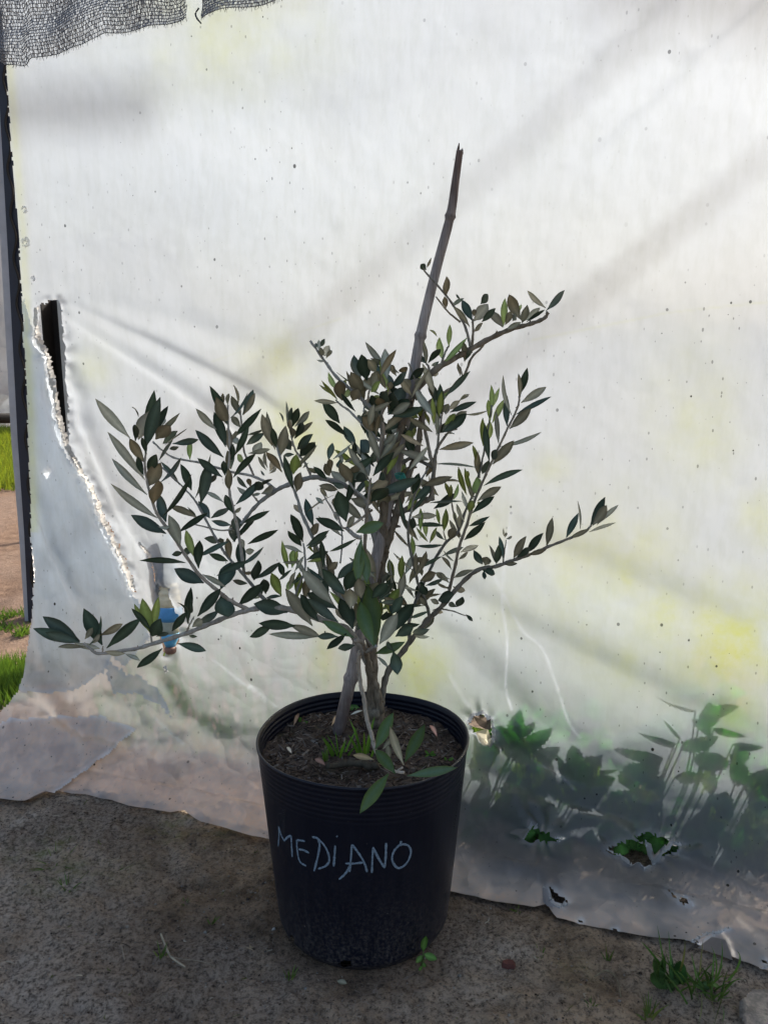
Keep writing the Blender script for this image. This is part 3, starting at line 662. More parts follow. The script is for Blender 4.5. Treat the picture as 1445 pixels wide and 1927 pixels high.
for (bx, by, tx, ty, w, col, lab) in [(553, 1366, 563, 1342, 9, (.30, .17, .10), 'brown curled dead leaf by the left inner wall of the pot'), (624, 1366, 637, 1345, 9, (.42, .27, .15), 'tan dead leaf leaning beside the foot of the cane'),
        (808, 1365, 822, 1386, 10, (.42, .22, .17), 'pinkish dead leaf on the right of the potting soil'), (660, 1345, 682, 1337, 6, (.62, .60, .50), 'pale bleached leaf between cane and olive stems'),
        (540, 1406, 549, 1418, 7, (.55, .45, .36), 'small beige shell-like flake at the left of the soil'), (592, 1428, 612, 1440, 11, (.16, .08, .06), 'dark red dead leaf near the front left of the soil')]:
    mb = MB(); add_leaf(mb, G(bx, by, SOIL_Z + .006), G(tx, ty, SOIL_Z + .012), w * mpp(1.3), (0, -.5, .8), vary(col, .1), vary(col, .1), .1)
    o = mb.build('dead_leaf', M_LEAF); tag(o, lab, 'dead leaf', 'dead leaves on the potting soil')

# ------------------------------------------------------------------ bamboo cane
mb = MB(); st_px = [(636, 1380, 1.385, 13), (660, 1277, 1.385, 13.2), (693, 1120, 1.395, 12.6), (725, 975, 1.41, 12), (752, 845, 1.425, 11.4), (776, 720, 1.43, 10.8), (791, 632, 1.43, 10.2), (820, 510, 1.43, 9.6), (847, 407, 1.43, 9), (857, 340, 1.43, 7.6), (865, 284, 1.43, 6.6)]
pts = []; rad = []; sm = smooth_pl(st_px, 14)
nodes = [1277, 985, 632, 407]
for (x, y, Yd, r) in sm:
    k = 0
    for nd in nodes: k = max(k, math.exp(-((y - nd) / 4.5) ** 2)); k -= .35 * math.exp(-((y - nd - 9) / 4.0) ** 2)
    pts.append(P(x, y, Yd)); rad.append(r * .9 * mpp(Yd * 1.03) * (1 + .26 * k))
pts[0] = pts[0] - Vector((0, 0, .03))
cols = []
mb.tube(pts, rad, (1, 1, 1), 16)
for i, (x, y, Yd, r) in enumerate(sm):
    for k in range(16):
        dk = min(1, min(abs(y - nd - 3) for nd in nodes) / 5); mb.c[i * 16 + k] = (.35 + .65 * dk,) * 3
cane = mb.build('bamboo_stake', M_CANE); tag(cane, 'grey bamboo cane with a split top, leaning up through the olive tree', 'garden cane')
mb = MB(); 
for (x0, y0, x1, y1, r) in [(861, 288, 864, 269, 3.0), (869, 290, 870, 279, 2.6), (865, 290, 867, 281, 2.0)]:
    a = P(x0, y0, 1.43); b_ = P(x1, y1, 1.431); mb.tube([a, a + (b_ - a) * .6, b_], [r * mpp(1.42), r * .7 * mpp(1.42), .0006], (.8, .75, .7), 7)
mb.build('split_tip', M_CANE, cane)

# ------------------------------------------------------------------ olive tree
TREE_BASE = G(707, 1356, SOIL_Z)
tree = thing('olive_tree', 'young bushy olive tree with grey green leaves growing in the black pot', 'olive tree', TREE_BASE)
# branch: group, points (px, py, Y), radius px start, end
TW = {
 'trunk': [([(708, 1362, 1.42), (704, 1320, 1.42), (699, 1240, 1.42), (703, 1150, 1.42), (712, 1090, 1.415), (724, 1035, 1.41), (742, 980, 1.41), (750, 950, 1.41), (770, 890, 1.41), (785, 850, 1.41), (791, 800, 1.41), (793, 765, 1.41)], 14, 4.0),
           ([(716, 1340, 1.405), (709, 1296, 1.40), (699, 1270, 1.395), (690, 1232, 1.37), (688, 1222, 1.33)], 7.5, 5)],
 'dry_stem': [([(706, 1412, 1.27), (698, 1380, 1.30), (690, 1352, 1.33), (684, 1310, 1.345), (680, 1296, 1.35), (675, 1254, 1.355), (677, 1225, 1.35)], 4.2, 4.0)],
 'leader': [([(724, 1040, 1.41), (722, 970, 1.40), (730, 880, 1.40), (746, 830, 1.40), (764, 780, 1.40), (782, 736, 1.41), (822, 694, 1.42), (870, 666, 1.43), (924, 636, 1.44), (960, 620, 1.445), (996, 610, 1.45), (1022, 600, 1.45), (1031, 588, 1.45)], 8.5, 3.0),
            ([(888, 652, 1.435), (890, 622, 1.43), (889, 600, 1.43)], 3, 1.6), ([(886, 664, 1.435), (882, 640, 1.43), (872, 608, 1.43), (848, 568, 1.42), (824, 538, 1.415), (799, 510, 1.41), (797, 500, 1.41)], 2.8, 1.3),
            ([(866, 606, 1.43), (842, 586, 1.43), (820, 558, 1.43)], 2, 1.2), ([(788, 722, 1.41), (806, 700, 1.41), (806, 690, 1.41), (802, 684, 1.41)], 3, 1.6), ([(828, 690, 1.42), (838, 662, 1.42), (845, 650, 1.42)], 2.2, 1.4),
            ([(912, 645, 1.44), (905, 655, 1.44), (888, 672, 1.44), (876, 700, 1.44), (864, 720, 1.44), (836, 738, 1.435), (804, 760, 1.43), (797, 790, 1.42)], 1.8, 3.2), ([(870, 708, 1.44), (866, 690, 1.44)], 1.4, 1.0)],
 'bare_branch': [([(748, 966, 1.41), (780, 952, 1.40), (806, 940, 1.395), (817, 937, 1.395)], 6.5, 4.5), ([(810, 940, 1.395), (813, 920, 1.395), (817, 880, 1.395), (819, 856, 1.395), (828, 834, 1.39), (846, 812, 1.39), (860, 807, 1.39)], 4.8, 1.6),
                 ([(814, 878, 1.395), (802, 822, 1.39), (796, 788, 1.39), (800, 758, 1.39), (786, 730, 1.39), (773, 692, 1.39), (768, 683, 1.39)], 3.4, 1.4), ([(756, 872, 1.41), (775, 862, 1.41), (800, 872, 1.40), (814, 880, 1.395)], 4, 3.6),
                 ([(818, 870, 1.395), (824, 830, 1.39), (830, 790, 1.385), (834, 760, 1.38)], 2.6, 1.5)],
 'right_branch': [([(717, 1330, 1.42), (722, 1292, 1.42), (733, 1258, 1.42), (757, 1227, 1.415), (780, 1196, 1.41), (806, 1166, 1.405), (834, 1138, 1.40), (868, 1098, 1.40), (900, 1072, 1.40), (932, 1066, 1.40), (966, 1054, 1.40), (992, 1045, 1.40), (1028, 1030, 1.405), (1064, 1016, 1.41), (1100, 1000, 1.415), (1112, 989, 1.42)], 6.5, 2.0),
                  ([(844, 1130, 1.40), (846, 1106, 1.395), (855, 1070, 1.39), (864, 1028, 1.385), (878, 988, 1.385), (892, 944, 1.385), (908, 906, 1.385), (921, 878, 1.385), (936, 846, 1.385), (952, 812, 1.385), (966, 784, 1.39), (976, 758, 1.39), (977, 745, 1.39)], 3.4, 1.8),
                  ([(770, 1210, 1.415), (772, 1160, 1.43), (798, 1096, 1.44), (820, 1050, 1.45), (840, 1020, 1.45), (862, 1000, 1.45), (876, 960, 1.45), (890, 930, 1.45), (904, 880, 1.45), (912, 840, 1.45), (921, 790, 1.45), (925, 762, 1.45)], 3.6, 1.6),
                  ([(810, 1166, 1.405), (800, 1130, 1.39), (786, 1096, 1.38), (778, 1060, 1.37), (770, 1024, 1.365), (768, 992, 1.36), (773, 966, 1.36), (780, 934, 1.36), (790, 908, 1.36), (806, 880, 1.365)], 3.2, 1.8),
                  ([(830, 1146, 1.40), (852, 1150, 1.39), (868, 1156, 1.385), (880, 1160, 1.38)], 1.8, 1), ([(866, 1010, 1.45), (852, 960, 1.45), (848, 930, 1.45)], 2, 1.2), ([(840, 1022, 1.45), (834, 1000, 1.45)], 1.5, 1), ([(946, 1060, 1.40), (952, 1016, 1.39)], 1.5, 1)],
 'low_left_branch': [([(694, 1250, 1.39), (660, 1190, 1.37), (620, 1172, 1.35), (560, 1150, 1.335), (512, 1143, 1.325), (478, 1146, 1.32), (440, 1156, 1.315), (396, 1174, 1.305), (350, 1192, 1.295), (300, 1208, 1.285), (260, 1220, 1.28), (228, 1225, 1.275), (186, 1230, 1.27), (170, 1220, 1.27), (158, 1210, 1.27)], 7, 2.4),
                     ([(286, 1212, 1.285), (285, 1200, 1.28), (283, 1192, 1.28)], 2, 1.6), ([(194, 1229, 1.272), (194, 1216, 1.27)], 2, 1.4), ([(352, 1190, 1.295), (357, 1176, 1.29), (366, 1160, 1.285)], 2, 1.2)],
 'outer_left_branch': [([(470, 1148, 1.32), (436, 1132, 1.31), (408, 1110, 1.30), (376, 1082, 1.295), (350, 1046, 1.29), (328, 1012, 1.285), (302, 976, 1.28), (289, 950, 1.275), (279, 915, 1.27), (273, 875, 1.27), (275, 850, 1.27)], 4.2, 2.0), ([(520, 1146, 1.325), (494, 1124, 1.33), (474, 1100, 1.335), (452, 1074, 1.335), (426, 1044, 1.335), (408, 1016, 1.335), (392, 986, 1.335), (376, 956, 1.335), (364, 938, 1.335), (343, 915, 1.335), (306, 880, 1.34)], 4, 1.6)],
 'arching_left_branch': [([(716, 1060, 1.41), (690, 960, 1.40), (660, 920, 1.39), (610, 901, 1.38), (584, 899, 1.38), (540, 913, 1.375), (520, 923, 1.375), (488, 946, 1.375), (464, 973, 1.37), (448, 996, 1.37)], 6, 3),
                         ([(520, 922, 1.375), (500, 907, 1.38), (472, 895, 1.385), (440, 889, 1.39), (412, 881, 1.39), (378, 871, 1.39), (355, 867, 1.39), (327, 861, 1.39), (305, 847, 1.39), (288, 831, 1.39)], 3, 1.8),
                         ([(460, 1080, 1.35), (450, 1010, 1.35), (440, 961, 1.345), (432, 923, 1.345), (430, 885, 1.345), (433, 840, 1.345), (430, 800, 1.345), (429, 762, 1.345)], 3.2, 1.6), ([(478, 895, 1.385), (464, 862, 1.385), (458, 839, 1.385), (454, 785, 1.385), (450, 762, 1.385)], 2.4, 1.4),
                         ([(586, 900, 1.38), (576, 874, 1.38), (562, 856, 1.38), (555, 845, 1.38), (548, 820, 1.38)], 2.6, 1.6), ([(487, 945, 1.375), (478, 934, 1.37), (468, 925, 1.37)], 1.8, 1.3), ([(438, 996, 1.36), (415, 998, 1.36), (380, 990, 1.36), (358, 985, 1.36)], 2, 1.4)],
 'front_shoot': [([(700, 1215, 1.40), (660, 1150, 1.38), (630, 1110, 1.37), (610, 1064, 1.36), (598, 1035, 1.355), (586, 1006, 1.35), (568, 966, 1.345), (556, 927, 1.34), (540, 895, 1.335), (528, 863, 1.33), (518, 830, 1.33)], 5, 1.8), ([(556, 1146, 1.335), (558, 1114, 1.32), (574, 1072, 1.31), (573, 1036, 1.305), (571, 1022, 1.305)], 2.8, 1.5),
                 ([(688, 1225, 1.34), (684, 1214, 1.31), (680, 1208, 1.28), (668, 1205, 1.26)], 5, 3.5), ([(690, 1226, 1.34), (700, 1220, 1.30), (708, 1216, 1.26)], 5, 3)],
 'inner_shoot': [([(700, 960, 1.40), (652, 994, 1.30), (636, 976, 1.32), (620, 950, 1.335), (606, 926, 1.34)], 2.6, 1.3), ([(652, 994, 1.30), (668, 1008, 1.27), (678, 1012, 1.245)], 3.6, 4.5), ([(686, 1040, 1.40), (690, 962, 1.35), (694, 930, 1.34), (698, 900, 1.335)], 4, 1.8), ([(690, 950, 1.36), (684, 936, 1.35), (664, 918, 1.345), (648, 890, 1.345), (640, 870, 1.345)], 3, 1.5),
                 ([(640, 1060, 1.37), (644, 1020, 1.37), (640, 980, 1.37), (625, 945, 1.37)], 1.6, 1.2)],
 'upper_left_branch': [([(728, 880, 1.40), (720, 826, 1.38), (718, 790, 1.37), (698, 768, 1.37), (666, 738, 1.37), (634, 710, 1.37), (610, 678, 1.37), (584, 641, 1.37)], 5, 2), ([(714, 830, 1.38), (682, 798, 1.38), (658, 774, 1.385), (640, 761, 1.385), (632, 752, 1.385)], 3, 1.6), ([(712, 870, 1.385), (718, 830, 1.375), (722, 810, 1.37), (718, 780, 1.365), (730, 758, 1.36), (734, 738, 1.355)], 4.4, 2),
                       ([(692, 760, 1.37), (694, 740, 1.36), (696, 730, 1.36)], 2.4, 1.4), ([(684, 775, 1.375), (686, 760, 1.375)], 2, 1)],
 'low_sprout': [([(706, 1412, 1.27), (720, 1436, 1.22), (738, 1450, 1.17), (760, 1454, 1.155)], 4, 3), ([(746, 1452, 1.165), (757, 1444, 1.16)], 2.5, 2)],
}
TWP = []                                                 # samples of every twig for hanging leaves on
for grp, lst in TW.items():
    mb = MB()
    for pts_, r0, r1 in lst:
        sm = smooth_pl(pts_, 5); n = len(sm); q = []; rr = []
        for i, (x, y, Yd) in enumerate(sm):
            t_ = i / (n - 1); r = (r0 + (r1 - r0) * t_) * mpp(Yd * 1.03) * (1 + .16 * math.sin(i * 2.1 + r0) * (.6 if r0 < 5 else 1))
            if grp == 'trunk' and r0 == 14: r = max(r, 0) * (1 + .35 * math.exp(-((y - 1338) / 26) ** 2)) * (.95 if y < 1300 else 1)
            q.append(P(x + random.uniform(-.5, .5), y, Yd)); rr.append(r); TWP.append((x, y, Yd, grp))
        mb.tube(q, rr, vary((.85, .85, .83), .12) if r0 > 3.5 else vary((1, 1, .97), .1), 9 if r0 > 4 else 6, .14)
        for i in range(2, n - 1, 3):                      # buds and leaf scars
            if random.random() < .45:
                d = Vector((random.uniform(-1, 1), random.uniform(-1, .3), random.uniform(-.2, 1))); d.normalize()
                mb.tube([q[i], q[i] + d * (rr[i] * 1.9)], [rr[i] * .6, rr[i] * .25], (.7, .62, .52), 5)
    if grp == 'trunk':
        mb.tube([P(706, 1342, 1.405), P(700, 1346, 1.398)], [.013, .006], (.95, .92, .85), 8, .3)
        br = mb.build('trunk', M_BARK, tree); trunk = br
    else:
        br = mb.build('branch', M_TWIG if grp not in ('bare_branch', 'right_branch', 'leader') else M_BARK, tree)
    TW[grp] = br
TWA = np.array([(a, b_, c_) for a, b_, c_, _ in TWP])
TWG = [g_ for *_, g_ in TWP]

LEAFDATA = {
 (60, 1060): "455,735,105,500,130,d 450,742,15,612,105,d 455,745,130,650,90,d 520,790,250,790,30,g 640,800,400,750,70,g 665,770,490,425,130,d 545,770,650,495,28,d 500,715,575,605,55,g 545,760,640,670,45,g 640,680,855,570,70,b 705,800,1030,520,100,d 690,830,880,850,50,g 880,850,1020,915,35,g 1230,800,990,985,85,d 1125,670,1040,330,110,y 1120,650,965,380,60,y 1130,640,940,425,60,d 1130,660,1195,315,80,y 1120,660,1150,475,110,g 1130,690,1215,520,120,d 1170,690,1290,660,40,d",
 (175, 715): "350,545,25,175,95,g 490,940,140,490,65,g 510,1080,180,740,60,g 610,1300,170,975,85,g 690,1445,360,1270,115,d 490,650,635,160,120,d 500,500,580,95,100,d 430,560,545,285,130,b 400,580,395,420,60,d 430,350,365,255,15,d 490,780,350,550,85,b 480,900,420,720,60,d 505,700,460,540,50,d 600,520,820,310,55,g 560,540,710,245,65,d 590,560,730,430,120,b 640,440,670,340,60,g 660,600,800,480,85,d 680,610,890,457,15,g 750,600,995,560,60,d 720,650,810,630,40,d 915,750,910,560,60,y 620,760,750,570,35,d 520,870,600,700,90,d 520,1000,640,780,130,b 570,1165,620,945,135,b 640,960,830,730,40,d 660,1280,930,885,60,d 690,1340,610,1060,110,d 820,990,640,770,45,d 800,1440,1080,1250,60,d 990,1300,720,1185,70,g 930,1040,825,790,85,d 965,1110,1110,700,50,g 1015,1170,1090,770,110,d 1220,915,985,735,75,d 1090,980,1170,890,45,d 1230,1150,1060,1050,40,g 1100,1300,990,1140,80,d 970,1280,890,1195,25,d 1110,1300,1290,1200,70,d 1300,1365,1115,1325,55,d 1250,630,1140,300,100,d 1165,470,970,270,70,g 1230,730,965,470,90,d 1270,420,1100,55,90,d 1265,420,1160,160,105,b 1280,660,1270,440,70,b 1300,840,1265,665,80,b 1285,1040,1270,835,85,b 1240,900,1230,760,60,d 1300,780,1310,600,50,d",
 (360, 715): "300,230,295,125,35,g 345,240,352,130,40,g 460,330,380,150,60,g 440,240,395,45,25,g 365,360,530,120,20,d 485,330,585,90,70,d 490,330,600,125,60,g 400,540,660,270,70,d 470,450,390,340,60,g 400,560,420,480,50,g 440,610,400,540,60,g 410,710,545,430,60,d 375,830,400,600,65,d 395,920,610,690,70,d 540,690,745,650,50,g 580,690,660,585,80,g 520,610,690,500,70,d 530,520,680,465,30,d 490,780,435,700,60,y 420,1170,640,950,70,d 600,1040,660,960,90,d 630,1020,765,935,30,d 660,1070,775,1010,80,g 560,1080,650,1070,30,g 560,1010,530,930,45,b 530,1020,430,910,50,d 540,1080,430,1005,50,g 760,620,665,320,85,b 790,660,710,300,50,g 800,640,760,450,60,d 830,730,890,430,95,b 870,400,830,305,20,d 930,420,945,260,45,d 905,440,895,200,25,d 930,480,930,370,50,b 950,560,945,450,60,b 955,440,1010,265,70,d 970,440,1110,295,60,g 970,550,1050,400,70,d 975,555,1145,395,45,g 995,655,1145,510,90,d 1020,720,1165,585,110,d 910,880,1185,610,30,g 940,660,880,560,80,d 970,640,890,550,25,d 970,700,870,710,40,d 960,1020,870,705,80,d 960,890,990,700,90,y 1000,830,1030,760,50,y 855,870,705,680,75,b 740,860,780,750,60,b 710,850,630,720,25,g 720,830,695,680,30,g 730,880,800,820,25,g 690,900,655,850,20,d 990,1050,1030,870,95,b 1050,830,1100,780,20,g 1050,1260,965,1170,60,b 1150,1380,1075,1115,75,d 1050,1500,935,1265,80,d 1140,1440,1200,1350,70,b 480,1350,740,1230,55,d 460,1440,595,1315,55,d 400,1260,320,1080,70,d 410,1250,470,1200,35,g 430,1440,430,1280,100,d",
 (200, 900): "485,455,600,455,35,g 700,640,590,345,105,g 835,750,750,485,80,y 870,850,880,585,95,d 860,740,1160,590,60,d 720,700,620,718,50,d 720,700,805,680,70,d 750,795,315,775,65,d 920,985,640,850,125,d 905,905,1125,1020,60,g 1040,920,1330,785,70,d 1080,1040,1190,780,160,d 1190,960,1330,990,50,d 1150,780,970,710,60,d 1050,600,920,565,70,d 1050,590,1110,580,50,d 1170,760,1140,560,70,b 1290,860,1260,580,95,d 1190,600,1395,390,50,d 1210,600,1180,430,85,d 1310,690,1395,680,60,g 1300,660,1270,570,50,g 1300,900,1385,880,40,b 860,1300,1080,1035,95,d 1085,1095,1150,1305,190,d 770,1370,800,1025,90,d 810,1270,800,1130,45,d 790,1310,660,1170,20,d 620,1440,750,1260,75,d 870,1370,1060,1240,90,d 810,1400,910,1340,80,g",
 (330, 960): "680,320,970,185,70,d 600,520,830,345,40,d 740,660,780,470,105,d 740,650,985,490,55,d 1020,620,970,490,60,d 970,660,1095,560,40,d 590,900,830,690,100,d 720,830,830,740,80,d 850,790,830,650,90,d 1000,810,905,590,90,y 850,830,1000,810,40,d 1060,960,738,880,145,d 1050,760,1110,610,75,y 1070,740,1130,580,30,g 1120,580,1210,430,35,g 1060,550,1005,285,65,y 1100,540,1110,370,80,y 1130,480,1150,380,40,y 1170,485,1010,490,25,g 1200,300,1095,45,85,d 1190,340,1060,195,80,d 1200,400,1010,330,45,g 1240,360,1430,240,60,d 1230,340,1445,190,60,d 1230,470,1440,390,60,d 1240,490,1400,455,25,y 1250,340,1300,400,25,y 1240,530,1400,665,35,d 1300,235,1330,120,70,b 910,1090,700,1195,95,d 1130,1090,785,1065,105,d 1350,1190,880,1165,80,g 1380,1200,1080,1080,80,g 20,1255,290,1325,80,d 130,1180,210,1190,30,d 1100,690,1190,630,40,d",
 (540, 790): "390,380,430,215,65,d 430,370,610,220,40,g 420,470,400,370,60,b 400,530,360,410,75,b 380,560,250,440,55,d 300,500,200,450,50,g 480,450,500,370,60,d 530,400,490,320,40,g 540,400,620,360,30,g 560,610,410,480,80,g 610,590,500,400,110,g 690,330,610,200,60,g 770,310,690,190,120,d 780,580,570,245,75,g 770,530,700,310,80,g 630,500,650,430,90,b 640,590,740,520,90,d 630,560,700,480,100,d 810,530,1010,300,100,d 790,650,955,580,110,b 790,770,950,640,130,d 830,700,1250,545,100,d 860,560,920,510,80,d 890,770,1220,680,60,g 600,740,795,790,110,b 560,960,480,670,140,d 560,1010,635,910,70,g 480,660,300,620,70,b 430,590,540,640,60,d 180,880,470,700,25,g 840,830,960,720,110,g 470,950,450,860,40,g 450,840,480,790,50,d 430,790,470,730,50,g 340,790,270,730,40,g 380,730,310,640,40,g 640,200,640,400,60,d",
 (570, 620): "200,250,250,150,70,g 185,250,165,170,50,g 150,190,150,95,40,g 170,160,205,90,40,d 125,170,120,125,30,d 215,275,275,200,35,g 210,290,130,285,20,g 310,560,240,400,60,y 370,670,340,480,110,b 380,540,410,475,50,y 325,660,175,480,40,y 290,620,155,520,30,y 330,690,105,670,45,g 400,640,430,550,60,y 470,670,520,560,100,b 460,500,315,400,20,d 560,580,450,400,110,b 540,460,480,240,110,d 600,480,550,235,120,d 690,400,610,280,80,g 640,550,710,395,100,g 700,480,690,310,70,d 640,590,730,490,70,y 790,470,770,180,95,g 780,560,700,400,50,g 830,545,975,400,80,d 880,440,835,335,50,g 960,420,930,360,80,b 1010,560,950,470,90,g 1000,480,1140,365,70,d 1050,530,1105,465,60,g 810,560,830,490,60,g 740,710,790,590,120,d 840,770,850,590,110,d 860,740,945,540,120,d 680,720,640,620,70,d 770,760,700,640,90,b 800,800,1000,660,110,d 830,800,1010,690,80,g 840,820,1130,735,80,d 700,780,560,670,80,d 700,960,555,820,100,b 560,880,510,810,60,d 720,930,690,770,100,g 800,860,870,880,90,b 930,1010,1070,840,110,d 900,940,980,880,60,d 740,1100,860,980,60,g 720,1220,900,960,60,g 1080,1180,970,1030,60,d 880,1130,1190,1230,70,g 1010,1060,990,950,80,y 1050,1000,1040,930,60,y 1090,830,1010,790,50,y 1090,820,1110,740,60,y 1060,670,1110,610,60,g 1260,690,1190,490,80,b 1290,840,1240,550,80,d 1300,800,1290,510,70,d 1230,900,1215,640,50,y 1190,900,1150,780,40,y 1260,1000,1260,720,50,g 1340,800,1370,700,50,b 1310,970,1445,830,100,d 1330,900,1430,790,50,y",
 (760, 680): "425,450,530,370,60,b 520,370,610,310,40,g 430,480,680,380,55,d 390,600,480,490,50,y 360,670,590,490,90,d 460,540,590,470,50,g 580,500,805,455,30,g 370,480,415,400,50,g 380,690,480,690,15,g 330,830,655,765,70,b 285,965,690,1000,25,d 175,1170,455,1085,80,b 80,1250,140,1050,75,d 240,1330,550,1315,30,d 110,900,20,740,55,d 890,780,865,465,50,b 830,580,940,360,60,y 970,610,970,320,70,d 1015,510,935,130,35,g 1080,370,1075,115,40,g 1090,310,1160,60,65,d 1100,390,1340,240,75,b 1050,500,1385,330,50,d 990,635,1195,440,85,b 910,800,1290,665,35,g 835,970,1035,745,90,b 805,950,760,585,60,d 830,930,870,830,70,d 735,1060,800,930,70,d 750,1170,1115,1020,55,d 690,1315,915,1180,75,b 640,1430,850,1270,70,d 745,800,740,530,60,y 800,740,810,560,70,y 810,570,790,360,55,y 820,460,820,220,55,y 835,430,900,245,45,y 715,1100,685,840,70,b 670,950,645,790,35,y 590,1260,510,990,45,y 650,1280,570,1000,45,y 590,1130,600,1030,45,y 690,1260,680,1090,110,y 600,1390,545,1220,45,g 650,1300,610,1170,45,g 430,1290,385,1140,35,y 440,1280,440,1160,35,y 465,1300,510,1150,45,y 610,1420,650,1310,70,y 545,1150,400,1130,15,g 700,1380,700,1320,30,y",
 (740, 880): "170,465,410,450,65,b 180,580,190,470,70,d 175,650,180,600,60,b 200,545,485,550,45,d 130,570,60,270,45,d 200,730,470,725,35,d 190,865,340,865,60,b 240,945,460,835,45,d 460,830,660,750,45,d 190,970,0,800,30,g 140,745,0,580,35,g 235,1160,15,1075,30,g 200,1230,100,1090,20,g 325,700,215,560,35,y 310,650,300,510,50,y 340,710,410,560,45,y 440,540,405,385,40,y 475,600,495,385,65,y 480,680,400,600,40,d 530,680,570,570,80,b 625,670,525,490,45,b 670,510,595,340,30,g 600,540,560,400,40,y 630,580,620,450,50,g 665,680,865,510,70,d 710,550,905,460,45,d 545,960,455,840,40,g 630,795,800,730,60,b 610,865,700,795,40,b 570,880,470,775,25,d 570,1035,750,960,50,b 250,1065,400,990,90,b 525,1085,400,990,60,g 300,1110,470,1050,50,d 535,1050,440,990,30,g 520,1140,410,1080,30,g 560,1120,675,1160,60,b 420,1250,575,1190,110,d 600,1310,650,1215,80,d 600,1310,525,1270,50,d 300,1230,450,1190,30,g 430,1280,350,1240,50,g 370,1340,470,1360,50,b 310,1310,250,1220,50,g 310,1200,260,1100,80,d 680,1380,745,1445,35,d 840,910,755,775,70,d 860,920,880,840,90,g 830,960,955,1000,70,d 850,970,860,1050,40,d 970,910,900,725,45,b 970,900,985,730,80,d 1040,880,995,645,45,d 1060,670,1115,650,30,g 1055,660,1040,565,20,g 1060,650,1060,610,25,g 1040,910,1165,900,40,b 1130,850,1250,645,85,b 1150,850,1280,750,60,d 1255,800,1410,615,80,d 1270,820,1440,770,50,b 190,830,170,640,50,y 220,1020,210,800,45,g 270,1020,250,930,45,g",
 (880, 920): "740,540,795,270,75,b 925,460,1040,225,75,d 1055,380,1030,110,20,g 940,470,1145,375,45,b 1150,350,1290,75,80,d 1170,345,1305,155,90,b 1210,340,1415,150,35,g 1140,405,1390,315,35,g",
 (780, 480): "110,140,60,85,55,d 115,120,155,25,25,g 295,380,300,200,75,b 295,500,280,390,50,b 350,480,465,405,35,d 430,420,390,365,15,d 520,680,370,490,50,g 545,620,445,420,75,d 555,620,690,460,110,b 550,580,560,510,40,b 620,460,690,370,70,d 630,630,760,500,60,d 560,720,640,640,50,b 830,680,710,525,80,b 835,670,850,405,65,y 850,660,900,530,60,g 1000,610,890,370,95,b 920,620,950,560,60,g 980,540,1000,465,35,y 1010,640,1060,470,70,g 1030,620,1180,495,60,g 1050,630,1225,515,35,d 860,700,1000,630,45,g 1235,500,1060,335,55,g 1240,520,1410,330,70,d 320,860,330,650,55,y 265,1020,495,775,60,y 255,970,235,770,75,y 210,770,140,705,15,y 110,1030,90,810,50,g 110,1020,-20,890,60,d 125,1020,245,885,60,d 160,1040,230,1000,35,d 170,1100,225,1120,60,g 470,1010,460,820,55,g 480,990,530,900,45,d 430,1140,405,1015,25,b 0,1150,90,1065,45,d",
}
FRONT = "640,200,370,75,95,d 750,210,1010,120,110,e 760,265,500,390,40,d 650,180,740,60,60,g 490,560,580,490,70,b 570,650,730,480,90,d 440,540,420,280,60,d 660,750,735,560,140,d 540,890,230,550,120,g 670,810,430,550,110,d 800,265,765,690,110,e 806,350,850,690,115,e 800,830,770,640,120,b 700,930,690,740,130,g 570,930,290,780,120,d 580,1050,290,830,110,d 400,1050,230,790,100,d 340,1090,85,740,120,g 720,1120,600,830,150,d 930,1290,860,700,170,e 920,1280,790,860,140,e 970,1260,1140,970,130,g 1060,1180,1290,880,130,d 730,1200,430,1040,90,e 660,1160,475,1310,75,d 740,1270,580,1300,70,d 580,1190,390,1190,70,d 760,1130,790,1050,60,d 930,1350,1210,1240,85,e 1100,1330,1140,1550,125,d 1110,1330,1040,1240,50,d 940,1370,1050,1480,25,g 1120,1190,1290,1100,100,d 1280,1150,1440,1120,80,d 1290,1180,1440,1190,35,g 1160,1090,1350,1075,50,d 1080,980,1190,810,100,d 1120,960,1060,900,80,d 980,870,1150,850,50,d 900,830,1050,680,110,d 870,760,960,680,80,g 950,840,1100,680,50,d 960,850,1080,755,40,d 1040,670,1100,605,20,g 1000,1040,1040,950,70,d 1030,1030,1080,970,50,d 1190,890,1390,900,40,d 1440,950,1250,1015,35,d"
SPROUT = "530,600,700,255,120,e,1.17 800,750,670,385,80,g,1.165 810,720,995,365,120,e,1.165 600,600,690,490,50,g,1.18 660,690,650,560,60,g,1.18 720,830,530,605,110,e,1.15 655,830,385,1205,140,e,1.118 830,850,1300,770,90,e,1.13 520,700,320,655,60,b,1.20"
FOL = {}
